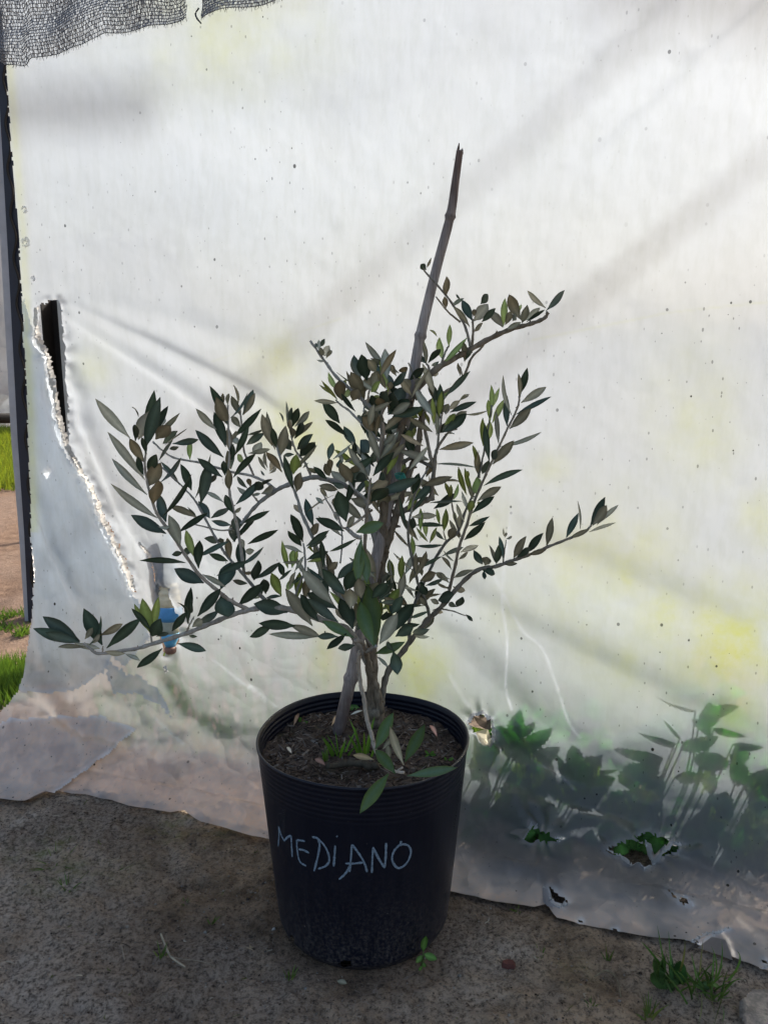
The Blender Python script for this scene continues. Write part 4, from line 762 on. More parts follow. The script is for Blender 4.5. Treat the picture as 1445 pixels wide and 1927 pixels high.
def px_leaf(bx, by, tx, ty, w, s, Yb=None, grp=None, jz=True):
    if Yb is None:
        d2 = (TWA[:, 0] - bx) ** 2 + (TWA[:, 1] - by) ** 2; k = int(np.argmin(d2)); Yb = TWA[k, 2] + random.uniform(-.008, .008); grp = TWG[k]
        if d2[k] > 14 ** 2:
            pass
    lp = math.hypot(tx - bx, ty - by) * mpp(Yb * 1.03); wp = w * mpp(Yb * 1.03)
    L = max(lp * 1.02, min(random.uniform(.050, .064), lp * 1.9)); dz = min(math.sqrt(max(L * L - lp * lp, 0)), .036)
    sg = random.choice((-1, -1, 1)); Yt = Yb + (sg * dz if jz else -.012)
    B = P(bx, by, Yb); lim = wallY(B.x) - .03
    T = P(tx, ty, min(Yt, lim))
    L3 = (T - B).length; W = max(wp * 1.05, .16 * L3); roll = math.acos(min(1, wp / W)) * random.choice((-1, 1))
    a = (T - B).normalized(); view = (Vector((0, 0, CAM_H)) - (B + T) / 2).normalized(); N = view - a * view.dot(a); N.normalize()
    N = Matrix.Rotation(roll, 3, a) @ N
    up, dn_ = vary(C_TOP, .3), vary(C_BOT, .2)
    edge = None
    if s == 'b': dn_ = vary(C_BRN, .2)
    if s == 'y': up = vary(C_YNG, .2); dn_ = vary((.26, .28, .11), .2)
    if s == 'e': up = vary((.045, .085, .040), .2); edge = (up[0] * 2.4, up[1] * 2.0, up[2] * 1.1)
    if s in 'gb': up, dn_ = dn_, up
    add_leaf(FOL.setdefault(grp, MB()), B, T, W, N, up, dn_, random.uniform(-.10, .07), random.uniform(.10, .34), twist=random.uniform(-.6, .6), edge=edge)
    # petiole back to the twig
for (ox, oy), txt in LEAFDATA.items():
    for it in txt.split():
        f = it.split(','); v = [float(k) for k in f[:5]]
        px_leaf(ox + v[0] / 5, oy + v[1] / 5, ox + v[2] / 5, oy + v[3] / 5, v[4] / 5, f[5])
for it in FRONT.split():
    f = it.split(','); v = [float(k) for k in f[:5]]; big = v[4] > 90
    px_leaf(520 + v[0] / 5, 960 + v[1] / 5, 520 + v[2] / 5, 960 + v[3] / 5, v[4] / 5, f[5], (1.245 if big else 1.29) + random.uniform(-.025, .025), 'front_shoot', not big)
for it in SPROUT.split():
    f = it.split(','); v = [float(k) for k in f[:5]]
    px_leaf(600 + v[0] / 5, 1290 + v[1] / 5, 600 + v[2] / 5, 1290 + v[3] / 5, v[4] / 5, f[5], float(f[6]), 'low_sprout', False)
for k in range(90):                                       # leaves deeper in the crown
    if k < 55: bx, by = random.uniform(630, 830), random.uniform(730, 960)
    else: bx, by = random.uniform(560, 800), random.uniform(1080, 1190)
    an_ = random.uniform(-2.6, -.5); l_ = random.uniform(35, 58)
    px_leaf(bx, by, bx + l_ * math.cos(an_), by + l_ * math.sin(an_), random.uniform(8, 19), random.choice('ddggby'), 1.445 + random.uniform(-.02, .03), random.choice(('leader', 'upper_left_branch', 'front_shoot', 'right_branch')))
for k in range(75):
    if k < 40: by = random.uniform(690, 1060); bx = 775 - (by - 720) * .20 + random.uniform(-95, 75)
    else: bx = random.uniform(600, 790); by = random.uniform(1085, 1185)
    an_ = random.uniform(-2.7, -.4); l_ = random.uniform(42, 68)
    px_leaf(bx, by, bx + l_ * math.cos(an_), by + l_ * math.sin(an_), random.uniform(8, 17), random.choice('dgggbby'), 1.365 + random.uniform(-.03, .03), random.choice(('inner_shoot', 'upper_left_branch', 'bare_branch')))
for grp, mb in FOL.items(): mb.build('foliage', M_LEAF, TW[grp])
mb = MB()                                                 # green tie holding tree and cane together
for k in range(3):
    q = [P(752 + 9 * math.cos(a) + k, 893 + k * 3 + 3 * math.sin(a), 1.385 - .012 * math.sin(a)) for a in np.linspace(0, 6.28, 14)]
    mb.tube(q, .0012, (.05, .30, .22), 5)
mb.tube([P(760, 895, 1.372), P(765, 908, 1.37), P(772, 914, 1.37)], .0011, (.05, .30, .22), 5); mb.tube([P(756, 897, 1.372), P(754, 910, 1.37)], .0011, (.05, .30, .22), 5)
o = mb.build('plant_tie', M_TINT); tag(o, 'green string tie around the cane and olive trunk', 'plant tie')

# ------------------------------------------------------------------ grasses, weeds and litter
def blade(mb, base, tip, w, bend, col, n=6):
    base = Vector(base); tip = Vector(tip); d = tip - base; s = d.cross(Vector((0, -1, .2)))
    if s.length < 1e-6: s = Vector((1, 0, 0))
    s.normalize(); vs = []; b3 = Vector(bend)
    for i in range(n + 1):
        t_ = i / n; c = base + d * t_ + b3 * (4 * t_ * (1 - t_)); k = w * .5 * (1 - t_ ** 1.8) + .0001
        vs += [c - s * k, c + s * k]
    mb.add(vs, [(i * 2, i * 2 + 1, i * 2 + 3, i * 2 + 2) for i in range(n)], col)
GREEN = (.095, .155, .04)
def tuft(name, label, px, py, z0, n, h, spread, cat='grass', group=None, cols=(GREEN,), w=.003):
    b0 = G(px, py, z0) if z0 is not None else G(px, py)
    mb = MB()
    for k in range(n):
        a = random.uniform(0, 6.283); r = random.random() * spread * .35
        bs = b0 + Vector((r * math.cos(a), r * math.sin(a), -.003)); hh = h * random.uniform(.5, 1.1); sp_ = spread * random.uniform(.2, 1)
        tp = bs + Vector((sp_ * math.cos(a), sp_ * math.sin(a), hh)); blade(mb, bs, tp, w * random.uniform(.7, 1.3), (0, 0, hh * .12), vary(random.choice(cols), .3))
    o = mb.build(name, M_GRASS); return tag(o, label, cat, group)
gp = 'grass sprouts in the pot soil'
tuft('grass_sprout', 'bright green grass sprout in the pot soil left of the dry stem', 640, 1425, SOIL_Z, 9, .05, .035, group=gp, cols=((.12, .24, .03),), w=.004)
tuft('grass_sprout', 'bright green grass sprout at the foot of the dry stem', 686, 1420, SOIL_Z, 7, .07, .035, group=gp, cols=((.13, .25, .03),), w=.004)
tuft('grass_sprout', 'small wispy moss sprout at the front left of the pot soil', 611, 1432, SOIL_Z, 8, .03, .012, group=gp, cols=((.10, .18, .03),), w=.002)
def seedling(name, label, px, py, z0, leaves, cat='seedling', group=None, col=(.11, .21, .045), zoff=.01):
    b0 = G(px, py, z0); Yd = b0.y; mb = MB(); stem = MB()
    for (bx, by, tx, ty, w) in leaves:
        B = P(bx, by, Yd - .004); T = P(tx, ty, Yd - .012); view = (Vector((0, 0, CAM_H)) - B).normalized()
        add_leaf(mb, B, T, w * mpp(Yd * 1.05), view + Vector((random.uniform(-.4, .4), 0, .35)), vary(col, .15), vary(tuple(c * 1.3 for c in col), .1), -.06, .15, [.12, .2, .55, .9, 1, .95, .75, .45, .05])
        stem.tube([b0, (b0 + B) / 2 + Vector((0, 0, .001)), B], .0009, vary((.16, .22, .08), .1), 5)
    e = thing(name, label, cat, b0, group); mb.build('leaf_blade', M_YOUNG, e); stem.build('stem', M_YOUNG, e); return e
seedling('seedling', 'green seedling of rounded leaves sprouting beside the right foot of the pot', 792, 1822, 0, [(797, 1790, 801, 1762, 15), (798, 1795, 822, 1805, 15), (794, 1798, 783, 1812, 11), (796, 1812, 800, 1820, 8), (794, 1818, 788, 1826, 7)])
sg = 'seedlings in the pot soil'
seedling('seedling', 'pale green seedling against the back left inner wall of the pot', 618, 1330, SOIL_Z, [(608, 1320, 591, 1311, 13), (616, 1328, 606, 1316, 7), (620, 1328, 630, 1322, 9)], group=sg)
seedling('seedling', 'oval green seedling leaf behind the cane foot', 655, 1334, SOIL_Z, [(655, 1330, 676, 1332, 12), (650, 1328, 640, 1322, 9)], group=sg)
seedling('seedling', 'two-leaved seedling near the left brown dead leaf in the pot', 560, 1362, SOIL_Z, [(562, 1360, 566, 1350, 8), (563, 1361, 580, 1358, 7), (560, 1364, 556, 1374, 5)], group=sg)
seedling('seedling', 'tiny spreading seedling in front of the pinkish dead leaf', 808, 1420, SOIL_Z, [(808, 1420, 800, 1412, 6), (808, 1420, 816, 1414, 6), (809, 1421, 820, 1420, 5), (807, 1421, 800, 1424, 5)], group=sg)
seedling('seedling', 'tiny seedling at the right front edge of the pot soil', 842, 1430, SOIL_Z, [(842, 1430, 836, 1426, 6), (843, 1430, 853, 1427, 7)], group=sg)
# sprigs on the bare earth
gg = 'small grass sprigs on the bare earth'
for (x, y, n, h, s_, lab) in [(105, 1628, 12, .022, .05, 'flat yellow green grass sprig near the left edge of the earth'), (128, 1672, 9, .022, .035, 'thin grass sprig in front of the flat yellow green one'), (303, 1800, 10, .024, .02, 'green grass sprig beside the dry forked stem'),
        (545, 1842, 9, .022, .014, 'tiny grass sprig just left of the pot foot'), (347, 1704, 7, .016, .018, 'tiny grass sprig midway between pot and left edge'), (1016, 1800, 8, .016, .02, 'tiny grass sprig right of the pot'), (1143, 1806, 6, .03, .012, 'upright grass sprig in front of the sheet hem, left of the weed clump'),
        (1112, 1895, 9, .02, .016, 'tiny grass sprig near the bottom of the picture'), (1220, 1912, 12, .03, .03, 'low grass sprig left below the weed clump'), (975, 1715, 9, .014, .016, 'tiny sprig tucked under the sheet hem'), (400, 1735, 8, .014, .016, 'tiny green sprig left of the pot middle'), (217, 1640, 7, .012, .03, 'faint grass sprig below the sheet fold')]:
    tuft('grass_sprig', lab, x, y, 0, n, h, s_, group=gg, cols=(GREEN, (.13, .16, .04), (.09, .13, .03)), w=.0022)
# weed clump lower right
wb = G(1318, 1868); wc = MB()
for (x0, y0, x1, y1, w, bx, by) in [(1246, 1820, 1205, 1772, 4, -6, -10), (1252, 1830, 1236, 1742, 3.4, 0, 0), (1262, 1815, 1257, 1752, 3, 0, 0), (1278, 1830, 1288, 1768, 4.5, 3, 0), (1310, 1840, 1300, 1792, 4, 0, 0), (1316, 1830, 1322, 1768, 3.5, 0, 0), (1340, 1835, 1343, 1790, 3.6, 0, 0), (1345, 1840, 1337, 1780, 3, 6, 0),
        (1350, 1840, 1357, 1770, 3.6, 4, 0), (1342, 1850, 1361, 1812, 4, 0, 0), (1370, 1845, 1385, 1788, 5, 12, -6), (1320, 1862, 1398, 1818, 5, 10, 10), (1318, 1858, 1385, 1840, 5, 0, 8), (1330, 1870, 1380, 1875, 4, 0, 10), (1280, 1850, 1250, 1785, 3, -4, 0), (1285, 1852, 1225, 1790, 3, 0, -8),
        (1320, 1875, 1352, 1885, 5, 0, 6), (1352, 1884, 1372, 1862, 6, 4, 0), (1350, 1884, 1358, 1925, 6, 6, 0), (1358, 1924, 1340, 1936, 5, 0, 4), (1300, 1862, 1316, 1890, 4, 0, 0), (1316, 1890, 1312, 1930, 6, 4, 0), (1330, 1892, 1346, 1922, 3, 0, 0), (1318, 1872, 1310, 1822, 3, 0, 0),
        (1306, 1850, 1282, 1818, 5, 0, 0), (1330, 1855, 1362, 1830, 5, 0, 4), (1296, 1855, 1270, 1835, 5, 0, 4)]:
    B = P(x0, y0, wb.y + random.uniform(-.02, .03)); T = P(x1, y1, wb.y + random.uniform(-.05, .05)); k = mpp(wb.y * 1.2)
    if B.z < .006: B.z = .006
    if T.z < .008: T = G(x1, y1, .010)
    blade(wc, B, T, w * k, (bx * k, 0, -by * k), vary(random.choice([(.085, .17, .035), (.10, .19, .04), (.16, .17, .06)]), .3), 8)
for q in range(26):
    a = random.uniform(0, 6.283); r = random.uniform(.01, .05); p0 = wb + Vector((r * math.cos(a), r * math.sin(a) * .7, 0)); 
    blade(wc, p0, p0 + Vector((random.uniform(-.05, .05), random.uniform(-.04, .03), random.uniform(.015, .05))), .003, (0, 0, .008), vary((.08, .14, .03), .35))
o = wc.build('grass_tuft', M_GRASS); tag(o, 'large green grass tuft at the lower right against the sheet hem', 'grass')
wd = thing('scalloped_weed', 'low weed with broad scalloped leaves beside the grass tuft', 'weed', G(1262, 1850)); mb = MB(); st = MB(); wy = G(1262, 1850).y
WP = [.15, .3, .75, 1, .95, .9, .8, .5, .08]
for (bx, by, tx, ty, w) in [(1252, 1838, 1228, 1815, 36), (1255, 1842, 1224, 1846, 30), (1250, 1836, 1246, 1806, 34), (1268, 1838, 1262, 1808, 36), (1270, 1840, 1288, 1818, 34), (1272, 1844, 1292, 1840, 26), (1256, 1850, 1252, 1878, 26), (1262, 1846, 1276, 1850, 24), (1322, 1850, 1336, 1868, 18), (1310, 1848, 1322, 1860, 14), (1340, 1850, 1352, 1866, 14), (1240, 1868, 1236, 1886, 9)]:
    B = P(bx, by, wy - .005); T = P(tx, ty, wy - .02); B.z = max(B.z, .006); T.z = max(T.z, .008)
    add_leaf(mb, B, T, w * mpp(wy * 1.25), (random.uniform(-.3, .3), -.5, .9), vary((.085, .17, .055), .2), vary((.11, .19, .06), .1), -.05, .2, WP, serr=.22, sub=2)
    st.tube([G(1264, 1846), B], .0011, (.12, .18, .05), 5)
mb.build('leaf_blade', M_YOUNG, wd); st.build('stem', M_YOUNG, wd)
# dry forked stem, dead leaf, chips
mb = MB(); q = [G(x, y, z) for x, y, z in [(303, 1757, .016), (312, 1780, .012), (322, 1800, .007), (349, 1820, .005)]]; mb.tube(smooth_pl(q, 5), .0017, (.42, .36, .26), 6, .2)
mb.tube(smooth_pl([G(x, y, .008) for x, y in [(322, 1800), (345, 1805), (375, 1808), (405, 1818)]], 4), .0009, (.28, .23, .17), 5, .2); mb.tube(smooth_pl([G(x, y, .010) for x, y in [(303, 1757), (310, 1772), (320, 1797)]], 4), .0011, (.40, .34, .24), 5, .2)
o = mb.build('straw_stalk', M_SOILBIT); tag(o, 'dry straw coloured forked stem lying on the earth left of the pot', 'straw')
mb = MB(); q = [G(x, y, .006) for x, y in [(228, 1778), (232, 1790), (235, 1806)]]; mb.tube(smooth_pl(q, 4), .0012, (.32, .26, .19), 5, .2); o = mb.build('dry_twig', M_SOILBIT); tag(o, 'short dry twig left of the forked stem', 'twig')
mb = MB(); q = [G(x, y, .006) for x, y in [(1118, 1838), (1140, 1826), (1160, 1842), (1168, 1876)]]; mb.tube(smooth_pl(q, 4), .0012, (.24, .20, .13), 5, .2); o = mb.build('dry_twig', M_SOILBIT); tag(o, 'thin curved dry twig between pot and weed clump', 'twig')
mb = MB(); add_leaf(mb, G(634, 1846, .006), G(653, 1851, .010), .009, (0, -.4, .9), (.16, .15, .10), (.2, .17, .12), .1); o = mb.build('dead_leaf', M_LEAF); tag(o, 'grey green dead leaf on the earth in front of the pot', 'dead leaf')
mb = MB(); p = G(957, 1818, .004); r = [Vector((random.uniform(.8, 1.2) * .014 * math.cos(a), random.uniform(.8, 1.2) * .008 * math.sin(a), 0)) for a in np.linspace(0, 6.28, 8)[:-1]]
mb.add([p + v for v in r] + [p + v * .85 + Vector((0, 0, .008)) for v in r], [tuple(range(7, 14))] + [(k, (k + 1) % 7, 7 + (k + 1) % 7, 7 + k) for k in range(7)], (.13, .055, .045)); o = mb.build('brick_chip', M_SOILBIT, smooth=False); tag(o, 'small red brown brick chip on the earth right of the pot', 'brick chip')
# loose pebbles and crumbs
mb = MB()
for k in range(4200):
    x = random.uniform(-.85, .75); y = random.uniform(.85, 1.75)
    if math.hypot(x - POT_X, y - POT_Y) < POT_RB + .003 or y > np.interp(x, hx_, hy_) - .004: continue
    iz = float(gz[np.searchsorted(gy, y) - 1, np.searchsorted(gx, x) - 1]); r = random.uniform(.0008, .0024) * (2.0 if random.random() < .05 else 1)
    u = Vector((random.uniform(.7, 1.3), random.uniform(.7, 1.3), random.uniform(.5, .9))) * r; p = Vector((x, y, iz + r * .25)); th = random.uniform(0, 3)
    ca, sa = math.cos(th), math.sin(th); o6 = [(1, 0, 0), (0, 1, 0), (-1, 0, 0), (0, -1, 0), (0, 0, 1), (0, 0, -1)]
    vs = [p + Vector(((a * u.x) * ca - (b_ * u.y) * sa, (a * u.x) * sa + (b_ * u.y) * ca, c_ * u.z)) for a, b_, c_ in o6]
    mb.add(vs, [(0, 1, 4), (1, 2, 4), (2, 3, 4), (3, 0, 4), (1, 0, 5), (2, 1, 5), (3, 2, 5), (0, 3, 5)], vary(random.choice([(.16, .13, .10), (.09, .07, .055), (.26, .23, .19), (.06, .045, .035), (.34, .31, .27)]), .25))
o = mb.build('gravel', M_SOILBIT); tag(o, 'loose grit and crumbs of earth scattered around the pot', 'grit', None, 'stuff')
mb = MB()                                                # straw bits, root hairs and leaf crumbs
for k in range(420):
    x = random.uniform(-.85, .75); y = random.uniform(.85, 1.75)
    if math.hypot(x - POT_X, y - POT_Y) < POT_RB + .006 or y > np.interp(x, hx_, hy_) - .004: continue
    iz = float(gz[np.searchsorted(gy, y) - 1, np.searchsorted(gx, x) - 1]) + .002; L = random.uniform(.004, .022) * random.random() ** .5; a = random.uniform(0, 6.283); w = random.uniform(.0005, .0016)
    d = Vector((math.cos(a) * L, math.sin(a) * L, random.uniform(-.001, .004))); sd = Vector((-math.sin(a) * w, math.cos(a) * w, 0)); p = Vector((x, y, iz)); m_ = p + d * .5 + sd * random.uniform(-3, 3)
    mb.add([p - sd, p + sd, m_ - sd, m_ + sd, p + d - sd * .4, p + d + sd * .4], [(0, 1, 3, 2), (2, 3, 5, 4)], vary(random.choice([(.34, .28, .19), (.20, .15, .10), (.10, .07, .05), (.14, .15, .05), (.42, .37, .28)]), .25))
o = mb.build('plant_litter', M_SOILBIT); tag(o, 'fine straw bits and leaf crumbs scattered over the bare earth', 'litter', None, 'stuff')
# dark plastic scrap at the right edge
n = 22; U, Wv = np.meshgrid(np.linspace(1385, 1480, n), np.linspace(1868, 1945, n)); pts = np.array([[G(a, b_) for a, b_ in zip(r1, r2)] for r1, r2 in zip(U, Wv)])
pts[..., 2] = .006 + .016 * (fbm(pts[..., 0] * 22, pts[..., 1] * 22, 7, 3) + .3) * sstep(1380, 1400, U) * sstep(1866, 1880, Wv)
t = NT('dusty_black_plastic'); ps = t.pos(); n_ = t.noise(ps, 60, 5, .7)
M_SCRAP = t.done(t.princ(t.mix(t.ramp(n_, [(.42, 0), (.66, 1)]), (.018, .019, .023), (.15, .14, .13)), .6, .4, t.bump(n_, .5, .004)))
ff = grid_faces(n, n); cu = U.ravel()[ff].mean(1); cw = Wv.ravel()[ff].mean(1)
ff = ff[((cu - 1440) / 52) ** 2 + ((cw - 1912) / 44) ** 2 < .85 + .5 * vnoise(cu / 14, cw / 14, 5)]
o = np_mesh('plastic_scrap', pts.reshape(-1, 3), ff, M_SCRAP); tag(o, 'dusty black plastic scrap half buried at the right edge below the sheet', 'plastic scrap')

# ------------------------------------------------------------------ weeds behind the sheet
def behind(px, py, back):
    p = on_sheet(px, py); return p - Vector((NRM[0], NRM[1], 0)) * back
NET_P = [.10, .28, .75, 1, .98, .88, .66, .36, .03]
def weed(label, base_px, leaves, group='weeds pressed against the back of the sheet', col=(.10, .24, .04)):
    bp = behind(base_px, 1560, .16); bp.z = 0
    e = thing('broadleaf_weed', label, 'weed', bp, group); mb = MB(); st = MB()
    top = None
    for (x0, y0, x1, y1, w, back) in leaves:
        B = behind(x0, y0, back + .018); T = behind(x1, y1, back); B.z = max(B.z, .02); T.z = max(T.z, .012)
        N = Vector((NRM[0], NRM[1], .5 + random.uniform(-.3, .5))); k = mpp(B.y * 1.05)
        mb = MB(); add_leaf(mb, B, T, w * k, N, vary(col, .25), vary(tuple(c * 1.4 for c in col), .15), random.uniform(-.1, .02), .12, NET_P, serr=.26, sub=2)
        mid = bp + (B - bp) * .5 + Vector((0, .02, .02)); st.tube([bp, mid, B], [.003, .0022, .0013], vary((.07, .12, .035), .1), 5); mb.build('leaf', M_YOUNG, e)
    st.build('stem', M_YOUNG, e)
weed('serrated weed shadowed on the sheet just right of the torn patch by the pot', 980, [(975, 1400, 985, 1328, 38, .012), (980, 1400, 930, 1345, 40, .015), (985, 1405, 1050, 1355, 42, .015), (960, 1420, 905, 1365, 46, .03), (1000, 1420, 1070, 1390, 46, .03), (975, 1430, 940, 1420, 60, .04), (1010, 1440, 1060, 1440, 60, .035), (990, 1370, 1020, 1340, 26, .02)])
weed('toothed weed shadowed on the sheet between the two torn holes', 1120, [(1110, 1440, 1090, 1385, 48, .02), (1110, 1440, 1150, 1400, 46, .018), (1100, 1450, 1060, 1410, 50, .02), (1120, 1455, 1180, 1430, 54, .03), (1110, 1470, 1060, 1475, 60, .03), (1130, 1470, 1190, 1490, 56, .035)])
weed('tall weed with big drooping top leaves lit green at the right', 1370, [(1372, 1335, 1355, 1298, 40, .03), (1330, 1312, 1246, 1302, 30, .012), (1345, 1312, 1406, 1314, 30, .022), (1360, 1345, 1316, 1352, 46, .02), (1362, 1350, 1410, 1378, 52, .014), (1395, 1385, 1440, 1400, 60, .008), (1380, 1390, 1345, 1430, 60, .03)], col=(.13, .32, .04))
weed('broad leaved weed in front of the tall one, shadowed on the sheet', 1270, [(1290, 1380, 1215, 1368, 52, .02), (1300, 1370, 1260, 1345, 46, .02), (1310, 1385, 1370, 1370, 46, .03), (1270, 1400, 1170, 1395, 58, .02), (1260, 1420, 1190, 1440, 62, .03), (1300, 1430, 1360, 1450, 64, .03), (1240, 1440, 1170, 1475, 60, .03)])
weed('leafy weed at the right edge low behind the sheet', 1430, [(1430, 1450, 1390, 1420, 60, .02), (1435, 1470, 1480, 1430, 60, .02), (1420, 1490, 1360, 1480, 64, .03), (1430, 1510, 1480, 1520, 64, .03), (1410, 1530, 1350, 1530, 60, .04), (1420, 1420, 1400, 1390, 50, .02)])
fol = MB(); lo = [(885, 1470), (1445, 1470), (1450, 1600), (1180, 1612), (900, 1545)]; cnt = 0
WLAB = ['dense low weed behind the sheet, nearest the pot', 'dense low weed seen through the smaller torn hole', 'dense low weed behind the sheet midway to the right edge', 'dark glossy weed seen through the larger torn hole', 'dense low weed behind the sheet right of the larger hole', 'dense low weed at the far right behind the sheet']
for wi, wx in enumerate([905, 1020, 1110, 1215, 1310, 1410]):
    lv = []
    for k in range(19):
        x = wx + random.uniform(-75, 75); y = random.uniform(1405 + abs(x - wx) * .3, 1640); an_ = random.uniform(-3.0, -.1); l_ = random.uniform(45, 85)
        lv.append((x, y, x + l_ * math.cos(an_), y + l_ * math.sin(an_) * .8, random.uniform(28, 58), random.uniform(.015, .13)))
    if wi in (1, 3):
        for k in range(16):
            x = (1022 if wi == 1 else 1212) + random.uniform(-62, 62) * (1 if wi == 3 else .6); y = (1572 if wi == 1 else 1606) + random.uniform(-18, 40); an_ = random.uniform(-2.9, -.2); l_ = random.uniform(32, 60)
            lv.append((x, y, x + l_ * math.cos(an_), y + l_ * math.sin(an_), random.uniform(20, 36), random.uniform(.022, .07)))
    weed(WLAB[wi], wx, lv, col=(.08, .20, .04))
# blurred grass farther behind the sheet
mb = MB()
for k in range(9000):
    x = random.uniform(-.75, 2.2) if k % 2 else random.uniform(.05, 1.0); y = wallY(x) + (.025 if x > .1 else .08) + random.random() ** 2.2 * 2.2; h = random.uniform(.04, .16)
    b0 = Vector((x, y, 0)); blade(mb, b0, b0 + Vector((random.uniform(-.05, .05), random.uniform(-.005, .06), h)), .006, (0, 0, 0), vary((.11, .19, .035), .35), 3)
o = mb.build('grass', M_GRASS); tag(o, 'grass growing on the far side of the plastic sheet', 'grass', None, 'stuff')

# ------------------------------------------------------------------ steel channel post seen through the slot, and the banded spindle
pt = behind(104, 562, .02); pt = P(104, 560, pt.y + .45)
tp = Vector((pt.x, pt.y, pt.z - .004)); ax = Vector((1, -.34, 0)).normalized(); ny = Vector((NRM[0], NRM[1], 0)); k = mpp(tp.y)
post = thing('steel_channel_post', 'dark open steel channel post showing through the torn slot in the sheet', 'post', (tp.x, tp.y, 0))
def boxm(mb, c0, ux, uy, z0, z1, hx, hy, col):
    c0 = Vector((c0.x, c0.y, 0)); vs = [c0 + ux * (a * hx) + uy * (b_ * hy) + Vector((0, 0, z)) for z in (z0, z1) for a, b_ in ((-1, -1), (1, -1), (1, 1), (-1, 1))]
    mb.add(vs, [(3, 2, 1, 0), (4, 5, 6, 7), (0, 1, 5, 4), (1, 2, 6, 5), (2, 3, 7, 6), (3, 0, 4, 7)], col)
mb = MB(); boxm(mb, tp - ax * .018 - ny * .045, ax, ny, -.02, tp.z, .040, .002, (1, 1, 1)); boxm(mb, tp - ax * .052 - ny * .022, ax, ny, -.02, tp.z, .002, .0205, (1, 1, 1)); boxm(mb, tp + ax * .026 - ny * .022, ax, ny, -.02, tp.z, .002, .0205, (1, 1, 1)); mb.build('web', M_DARKSTEEL, post, False)  # shade inside the channel put into the web's near-black colour
mb = MB(); boxm(mb, tp + ax * .0175, ax, ny, -.02, tp.z - .002, .0105, .0016, (1, 1, 1)); mb.build('lip', M_STEEL, post, False)
spc = behind(319, 1165, .005); k = mpp(spc.y * 1.08)
sp_o = thing('banded_spindle', 'blue and cream banded spindle poking through a slit in the sheet', 'spindle', (spc.x, spc.y, 0))
def sp_lathe(name, prof, col, closed=True):
    mb = MB(); zc = lambda py: P(319, py, spc.y).z
    pts = [Vector((spc.x, spc.y + (1165 - py) / 155 * .024, zc(py))) for py, _ in prof]; mb.tube(pts, [r * 1.12 * k for _, r in prof], col, 24, 0); return mb.build(name, M_PAINT, sp_o)
M_PAINT = mat_tint('chipped_paint', .5, .4, 70, .25)
sp_lathe('blue_top', [(1010, 8), (1040, 12), (1075, 15), (1098, 14)], (.07, .27, .48))
sp_lathe('cream_collar', [(1098, 14), (1106, 17), (1109, 15), (1114, 18), (1118, 18.5), (1121, 16.5), (1125, 19), (1130, 19), (1133, 18), (1141, 20)], (.85, .72, .48))
sp_lathe('blue_band', [(1141, 20), (1144, 21), (1158, 21), (1167, 19)], (.10, .33, .62))
sp_lathe('grey_taper', [(1167, 18.5), (1171, 17), (1180, 15.5), (1190, 14)], (.45, .47, .38))
sp_lathe('blue_foot', [(1190, 14.5), (1200, 14), (1208, 10), (1214, 8)], (.12, .42, .66))
sp_lathe('wooden_tip', [(1214, 7.5), (1217, 10), (1224, 9.5), (1227, 7)], (.24, .12, .08))
# crumpled flap beside the pot
mb = MB(); 
for (pl, col) in [([(884, 1358), (893, 1346), (905, 1342), (924, 1352), (928, 1366), (908, 1366), (890, 1364)], (.16, .13, .11)), ([(897, 1372), (918, 1370), (928, 1382), (925, 1402), (912, 1396), (903, 1386)], (.62, .58, .45))]:
    c0 = on_sheet(*np.mean(pl, 0), .014); ring = [on_sheet(x, y, random.uniform(.002, .012)) for x, y in pl]; n = len(ring); inn = [c0 + (p - c0) * .55 + ny * random.uniform(-.004, .006) for p in ring]
    mb.add(ring + inn + [c0], [(i, (i + 1) % n, n + (i + 1) % n, n + i) for i in range(n)] + [(n + i, n + (i + 1) % n, 2 * n) for i in range(n)], col)
mb.build('crumpled_flap', M_TORN, sheet, False)
for (pl, col) in [([(1212, 1583), (1225, 1590), (1222, 1604), (1230, 1610), (1246, 1596), (1252, 1588), (1240, 1612), (1228, 1622), (1218, 1608)], (.60, .60, .60)), ([(992, 1560), (1000, 1548), (975, 1552), (958, 1562), (972, 1572), (984, 1577)], (.56, .53, .48)), ([(1022, 1668), (1032, 1668), (1036, 1690), (1046, 1702), (1030, 1706), (1022, 1690)], (.62, .62, .64)),
                  ([(1311, 1775), (1340, 1760), (1362, 1762), (1376, 1800), (1350, 1795)], (.5, .46, .43))]:
    mb = MB(); c0 = on_sheet(*np.mean(pl, 0), .012); ring = [on_sheet(x, y, random.uniform(.002, .010)) for x, y in pl]; n = len(ring); inn = [c0 + (p - c0) * .55 + ny * random.uniform(-.004, .006) for p in ring]
    mb.add(ring + inn + [c0], [(i, (i + 1) % n, n + (i + 1) % n, n + i) for i in range(n)] + [(n + i, n + (i + 1) % n, 2 * n) for i in range(n)], col)
    mb.build('curled_flap', M_TORN, sheet)

